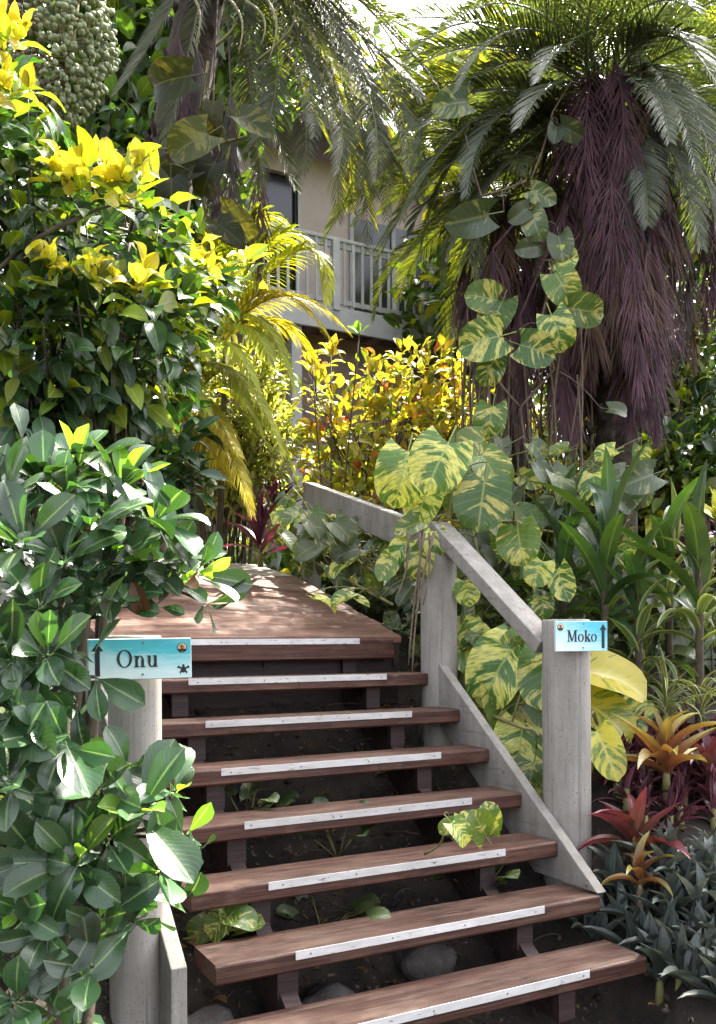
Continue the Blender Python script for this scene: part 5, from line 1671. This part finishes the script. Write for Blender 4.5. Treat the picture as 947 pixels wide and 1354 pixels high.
# sprigs on the stairs
vine('pothos_sprig', 'small yellow green sprig poking up through the steps on the right', [[P(560, 1130, 4.12), P(585, 1105, 3.98), P(625, 1085, 3.98)]],
     [(632, 1090, 3.95, 0.85, 'pothos_s', 150, .2), (608, 1103, 3.90, .75, 'pothos_s', -40, .4), (645, 1078, 3.98, .7, 'pothos_s', 170, .2), (590, 1095, 3.95, .5, 'pothos_s', 60, .3), (618, 1085, 4.0, .6, 'pothos_s', 120, .3)], 'plant', seed=78, sr=.005, group='vine sprigs')
vine('pothos_sprig', 'yellow green sprig at the left end of the lower steps', [[P(240, 1240, 3.75), P(280, 1225, 3.72), P(330, 1222, 3.7)]],
     [(318, 1215, 3.66, .85, 'pothos_s', -80, .4), (290, 1222, 3.68, .9, 'pothos_s', 40, .4), (330, 1225, 3.7, .7, 'pothos_s', -100, .5), (265, 1228, 3.75, .8, 'pothos_s', 60, .3), (300, 1205, 3.72, .7, 'pothos_s', 160, .3)], 'plant', seed=79, sr=.005, group='vine sprigs')
# dim plants under the stairs
for (x, y, lab) in ((-1.2, 0.75, 'dim leafy plant under the fourth step on the left'), (-0.95, 1.1, 'dim leafy plant under the middle steps'), (-0.3, 0.8, 'dim leafy plant under the steps near the right stringer'), (-1.35, 1.3, 'dim leafy plant under the upper steps')):
    c = Vector((x, y, ground_z(x, y)))
    rt = thing('shade_plant', lab, 'plant', c, 'plants under the stairs')
    a = Acc()
    for k in range(7):
        h = rv(r)
        h.z = abs(h.z) * .5 + .5
        e = c + h.normalized() * r.uniform(.12, .2)
        a.tube([c - UP * .02, e], [.004, .003], 4)
        put(rt, r.choice(LS_['pothos_dim']), e, h + Vector((0, -.6, -.3)), UP - VV * .5, r.uniform(.5, .7))
    a.obj('stem', M['vine'], rt, True)

# ================================================================== RIGHT-HAND BEDS
r = random.Random(81)
k = 0
spots = []
for j in range(18):
    for i in range(10):
        x = 0.15 + i * 0.115 + r.uniform(-.03, .03) + (0.06 if j % 2 else 0)
        y = -0.75 + j * 0.10 + r.uniform(-.03, .03)
        c = Vector((x, y, ground_z(x, y)))
        px, py, d = to_px(c + UP * 0.15)
        if 750 < px < 985 and py < 1460 and (Vector((x, y)) - Vector((RP.x, RP.y))).length > 0.19 and py > 1125 and py < 1460:
            spots.append(c)
print('rhoeo', len(spots))
for c in spots:
    px, py, d = to_px(c + UP * 0.15)
    strap_plant('spiderwort', 'grey green lance leaved spiderwort in the bed beside the bottom steps', 'plant', c, LS_['rhoeo'], 12, (22, 88), r.uniform(.95, 1.3), r, 'spiderworts in the bed right of the steps', h=0.05)
# burgundy bed behind
nb = 0
for j in range(10):
    for i in range(11):
        x, y = 0.55 + i * 0.14 + r.uniform(-.05, .05), 0.5 + j * 0.13 + r.uniform(-.05, .05)
        c = Vector((x, y, ground_z(x, y)))
        px, py, d = to_px(c + UP * 0.15)
        if not (815 < px < 985 and 960 < py < 1125):
            continue
        nb += 1
        strap_plant('burgundy_plant', 'dark burgundy leaved plant in the bed behind the grey green one', 'plant', c, LS_['redbed'], 15, (5, 88), r.uniform(1.1, 1.6), r, 'burgundy plants at the right edge', h=0.12)
print('burgundy', nb)
# bromeliads
for (px, py, d, ls, s, n, lab) in ((880, 1005, 4.75, 'brom', 1.0, 16, 'orange bromeliad with green tipped leaves right of the sign post'),
                                   (838, 1108, 4.5, 'brom_red', .95, 12, 'red bromeliad rosette low beside the sign post'),
                                   (845, 1150, 4.3, 'brom', .6, 9, 'small yellow and orange bromeliad among the grey green leaves'),
                                   (935, 1015, 5.0, 'brom_red', .9, 12, 'dusky red bromeliad at the right edge')):
    q = P(px, py, d)
    q = Vector((q.x, q.y, max(ground_z(q.x, q.y) + 0.02, q.z - 0.10)))
    strap_plant('bromeliad', lab, 'plant', q, LS_[ls], n, (8, 78), s * 1.2, r, 'bromeliads', h=0.06)
    a = Acc()
    a.tube([q, Vector((q.x, q.y, ground_z(q.x, q.y) - .05))], .018, 6)
    a.obj('root_stock', M['root'], [o for o in COL.objects if o.name.startswith('bromeliad')][-1], True)
    
# pale striped strap leaves
for (px, py, d, s, lab) in ((880, 925, 5.3, .9, 'pale striped grassy plant above the orange bromeliad'), (925, 890, 5.4, .9, 'pale striped grassy plant at the right edge'), (850, 870, 5.6, .8, 'pale striped grassy plant behind the Moko sign')):
    p = gz(P(px, py, d)) + UP * .26
    strap_plant('striped_grass', lab, 'plant', p, LS_['spider'], 26, (15, 80), s, r, 'striped grassy plants', h=0.08)
    a = Acc()
    a.tube([p + UP * .02, gz(p) - UP * .1], [.02, .03], 7)
    a.obj('stalk', M['vine'], [o for o in COL.objects if o.name.startswith('striped_grass')][-1], True)
# dark strap leaf clumps
for (px, py, d, s, n, lab) in ((800, 760, 5.6, 1.1, 13, 'tall dark green strap leaved plant in front of the palm skirt'), (885, 770, 5.7, 1.0, 18, 'dark strap leaved plant beneath the right edge palm'), (745, 740, 6.0, 1.0, 16, 'dark strap leaved plant left of its taller twin'),
                               (845, 830, 5.5, .95, 16, 'low dark strap leaved plant right of the Moko sign'), (925, 800, 5.4, 1.0, 16, 'arching strap leaved plant at the right edge')):
    p = P(px, py, d)
    rt = strap_plant('strap_leaf_plant', lab, 'plant', gz(p), LS_['strap'], 1, (60, 80), s * .6, r, 'strap leaved plants', h=0.05)
    for q in range(n):
        f = q / (n - 1)
        an = q * 2.4
        e = math.radians(12 + 68 * f + r.uniform(-12, 12))
        hd = Vector((math.cos(an), math.sin(an), 0))
        put(rt, r.choice(LS_['strap_pale'] if (px > 830 and q % 3) else LS_['strap']), p + UP * (0.42 * f - .3), hd * math.cos(e) + UP * math.sin(e), UP * math.cos(e) - hd * math.sin(e), s * r.uniform(.75, 1.1))
    a = Acc()
    a.tube(curve(gz(p) - UP * .1, p + UP * .2, 0, 4), [.03, .03, .026, .024, .02], 7)
    a.obj('cane', M['twig'], rt, True)
lm = thing('lime_leaf_plant', 'lime yellow broad leaved plant at the right edge of the bed', 'plant', gz(P(950, 720, 5.6)))
c = P(950, 690, 5.5)
rosette(lm, c, UP - VV * .5, LS_['strap_yellow'], 9, r, .9, (20, 85))
a = Acc(); a.tube(curve(lm.location, c, 0, 4), .014, 6); a.obj('stem', M['twig'], lm, True)
bush('red_leaf_shrub', 'dusky red leaved shrub low at the right edge', 'shrub', gz(P(940, 760, 6.2)), [(P(935, 725, 6.2), (.2, .2, .15))], [LS_['redbed']], 160, 90, .8, 1.2, seed=85, stem_r=.008)

# ================================================================== BACKGROUND GREENERY
def far_bush(label, px, py, d, blobs, sets, n, weights=None, seed=1, name='broadleaf_bush', smin=.8, smax=1.5):
    return bush(name, label, 'bush', gz(P(px, py, d)), [(P(x, y, d + dd), (rx, rx, rz)) for (x, y, dd, rx, rz) in blobs], [LS_[q] for q in sets], n, 60, smin, smax, .6, .2, .8, .3, weights, seed=seed, shell=.4, stem_r=.03)
far_bush('sunny green and yellow bush beyond the palm at the right edge', 910, 640, 8.8, [(900, 480, 0, .5, .6), (930, 560, -.3, .5, .5), (860, 560, .3, .4, .4), (920, 420, .3, .4, .4), (880, 640, -.6, .6, .45), (960, 660, -.6, .5, .5)], ['shrub', 'shrub_mid', 'feather'], 2300, [4, 2, 2], 91)
far_bush('dense green bush behind the big palm stem', 750, 700, 9.2, [(740, 560, 0, .9, .6), (640, 600, .3, .6, .5), (820, 600, 0, .6, .5), (700, 670, -.5, .8, .4), (810, 690, -.7, .7, .4)], ['shrub', 'croton', 'shrub_mid'], 2400, [3, 2, 2], 92)
far_bush('dark bush in the shade left of the golden palm', 160, 700, 6.2, [(150, 560, 0, .6, .6), (200, 640, 0, .4, .4), (60, 520, 0, .6, .9), (170, 400, .5, .6, .6)], ['shrub'], 1700, None, 93)
far_bush('dark bush against the house wall behind the golden palm', 220, 600, 9.5, [(200, 400, 0, 1.0, 1.0), (120, 250, .5, 1.2, 1.2), (260, 300, .8, .7, .8)], ['tree', 'shrub'], 1500, [3, 2], 94)


def tree(label, px, d, blobs, set_, n, seed, weights=None, nm='broadleaf_tree'):
    r = random.Random(seed)
    b0 = P(px, 800, d)
    b0.z = ground_z(b0.x, b0.y)
    root = thing(nm, label, 'tree', b0, 'trees behind the garden')
    acc = Acc()
    mats = [M[s_] for s_ in set_]
    bl = [(P(x, y, d + dd), rx, rz) for (x, y, dd, rx, rz) in blobs]
    for i in range(n):
        c, rx, rz = r.choices(bl, [q[1] * q[2] for q in bl])[0]
        dv = rv(r)
        k = r.random() ** 0.4
        p = c + Vector((dv.x * rx, dv.y * rx, dv.z * rz)) * k
        mi = r.choices(range(len(set_)), weights)[0]
        addleaf(acc, r.choice(LS_[set_[mi]]), p, dv * .5 + rv(r) - UP * .3, UP + rv(r) * .7, r.uniform(.8, 1.6), mi)
    acc.obj('crown', mats, root, True, 'stuff')
    a = Acc()
    top = sum((q[0] for q in bl), Vector()) / len(bl)
    tr = curve(b0 - UP * .3, top, 0, 7, rv(r) * .15)
    a.tube(tr, [.16, .15, .14, .12, .11, .09, .07, .05], 9)
    for (c, rx, rz) in bl:
        for q in range(5):
            dv = rv(r)
            a.tube(curve(tr[r.randint(3, 6)], c + Vector((dv.x * rx, dv.y * rx, dv.z * rz)) * .8, .1, 4), [.06, .05, .04, .025, .012], 6)
    a.obj('trunk', M['bark'], root, True)


tree('yellow green tree showing between the fronds at the top middle', 640, 12, [(580, 110, 0, .8, .45), (640, 150, 0, 1.0, .7), (700, 90, .5, .7, .5), (650, 240, .5, 1.1, .7)], ['tree_yellow', 'tree'], 1300, 101, [2, 1])
tree('dark leafy tree behind the tall palm at the upper left', 230, 11, [(200, 150, 0, 1.5, 1.4), (60, 60, 0, 1.6, 1.5), (300, 60, .5, 1.2, 1.2), (80, 300, 0, 1.3, 1.3), (200, -80, 0, 1.6, 1.0)], ['tree'], 3800, 102)
tree('green tree behind the skirted palm on the right', 800, 13, [(760, 330, 0, 1.8, 1.5), (880, 300, 0, 1.8, 1.6), (640, 400, 0, 1.3, 1.2), (960, 200, 0, 1.6, 1.6), (900, 480, 0, 1.6, 1.4), (850, 650, 0, 1.8, 1.2), (700, 600, 0, 1.6, 1.2)], ['tree', 'tree_yellow'], 5600, 103, [3, 1])
tree('green tree filling the gap above the balcony roof', 420, 19, [(420, 150, 0, 2.6, 2.0), (330, 60, 0, 2.5, 2.0), (480, 220, 0, 2.0, 1.4)], ['tree', 'tree_yellow'], 2200, 104, [2, 1.3])
tree('dark tree crown high behind the big palm', 880, 16, [(860, 30, 0, 2.2, 1.2), (960, 80, 0, 2.0, 1.6), (740, 40, .5, 1.5, .8), (700, 130, 0, 1.6, 1.0)], ['tree', 'tree_yellow'], 2600, 106, [3, 1])
tree('tall tree beyond the right edge palms', 1020, 15, [(1000, 60, 0, 2.2, 2.2), (1100, 300, 0, 2.5, 2.5), (980, 500, 0, 1.8, 1.5)], ['tree'], 2500, 105)

# ================================================================== GROUND COVER
r = random.Random(121)
acc = Acc()
gm = [M['pothos_dim'], M['shrub'], M['croton']]
gs = ['pothos_dim', 'shrub', 'croton']
n = 0
while n < 5200:
    if r.random() < 0.72:
        x, y = r.uniform(0.25, 6.5), r.uniform(1.3, 9.5)
    else:
        x, y = r.uniform(-6, -2.3), r.uniform(0.5, 7)
    q = to_px(Vector((x, y, ground_z(x, y) + .2)))
    if not (-80 < q[0] < 1030):
        continue
    n += 1
    mi = r.choices((0, 1, 2), (4, 3, 1.2 if y > 4 else 0))[0]
    addleaf(acc, r.choice(LS_[gs[mi]]), (x, y, ground_z(x, y) + r.uniform(0.0, .42)), rv(r) + UP * .3, UP + rv(r) * .5, r.uniform(.7, 1.3), mi)
o = acc.obj('ground_cover', gm, None, True, 'stuff')

# ================================================================== LEAF LITTER AND STONES
r = random.Random(111)
acc = Acc()
for i in range(900):
    x, y = r.uniform(-2.6, 1.4), r.uniform(-1.6, 2.4)
    z = ground_z(x, y) + 0.008
    addleaf(acc, r.choice(LS_['clusia_old']), (x, y, z), Vector((r.uniform(-1, 1), r.uniform(-1, 1), .05)), UP + rv(r) * .4, r.uniform(.25, .6))
for i in range(260):
    x, y = r.uniform(-2.2, .9), r.uniform(-1.0, 2.3)
    c = Vector((x, y, ground_z(x, y) + .006))
    dv = rv(r)
    dv.z = abs(dv.z) * .25
    acc.tube(curve(c, c + dv * r.uniform(.05, .3), .02, 3), [.005, .004, .003, .002], 4, 1)
for i in range(500):
    x, y = r.uniform(-2.2, 1.2), r.uniform(-1.4, 2.3)
    q = r.uniform(.008, .03)
    V = [Vector((a_, b_, c_)) * q * r.uniform(.7, 1.3) + Vector((x, y, ground_z(x, y) + q * .4)) for a_, b_, c_ in ((1, 0, 0), (-1, 0, 0), (0, 1, 0), (0, -1, 0), (0, 0, .8), (0, 0, -.8))]
    acc.add([tuple(v) for v in V], [(0, 2, 4), (2, 1, 4), (1, 3, 4), (3, 0, 4), (2, 0, 5), (1, 2, 5), (3, 1, 5), (0, 3, 5)], None, 2)
o = acc.obj('leaf_litter', [M['clusia_old'], M['twig'], M['soil']], None, True, 'stuff')
for k, (x, y, s, lab) in enumerate(((-1.9, 0.35, .17, 'rounded dark stone beneath the left end of the second step'), (-1.35, 0.4, .15, 'dark stone in the shade under the second step'), (-0.8, 0.55, .14, 'dark stone under the middle of the third step'))):
    bm = bmesh.new()
    bmesh.ops.create_icosphere(bm, subdivisions=3, radius=s)
    for v in bm.verts:
        n_ = v.co.normalized()
        v.co *= 1 + 0.12 * math.sin(n_.x * 5 + k) + 0.1 * math.sin(n_.y * 6 + 2 * k) + 0.05 * math.sin(n_.z * 11)
        v.co.z *= 0.75
    me = bpy.data.meshes.new('stone')
    bm.to_mesh(me); bm.free()
    for p in me.polygons:
        p.use_smooth = True
    me.materials.append(M['stone'])
    o = bpy.data.objects.new('stone', me)
    link(o)
    o.location = (x, y, ground_z(x, y) + s * .3)
    tag(o, lab, 'stone', 'stones under the stairs')
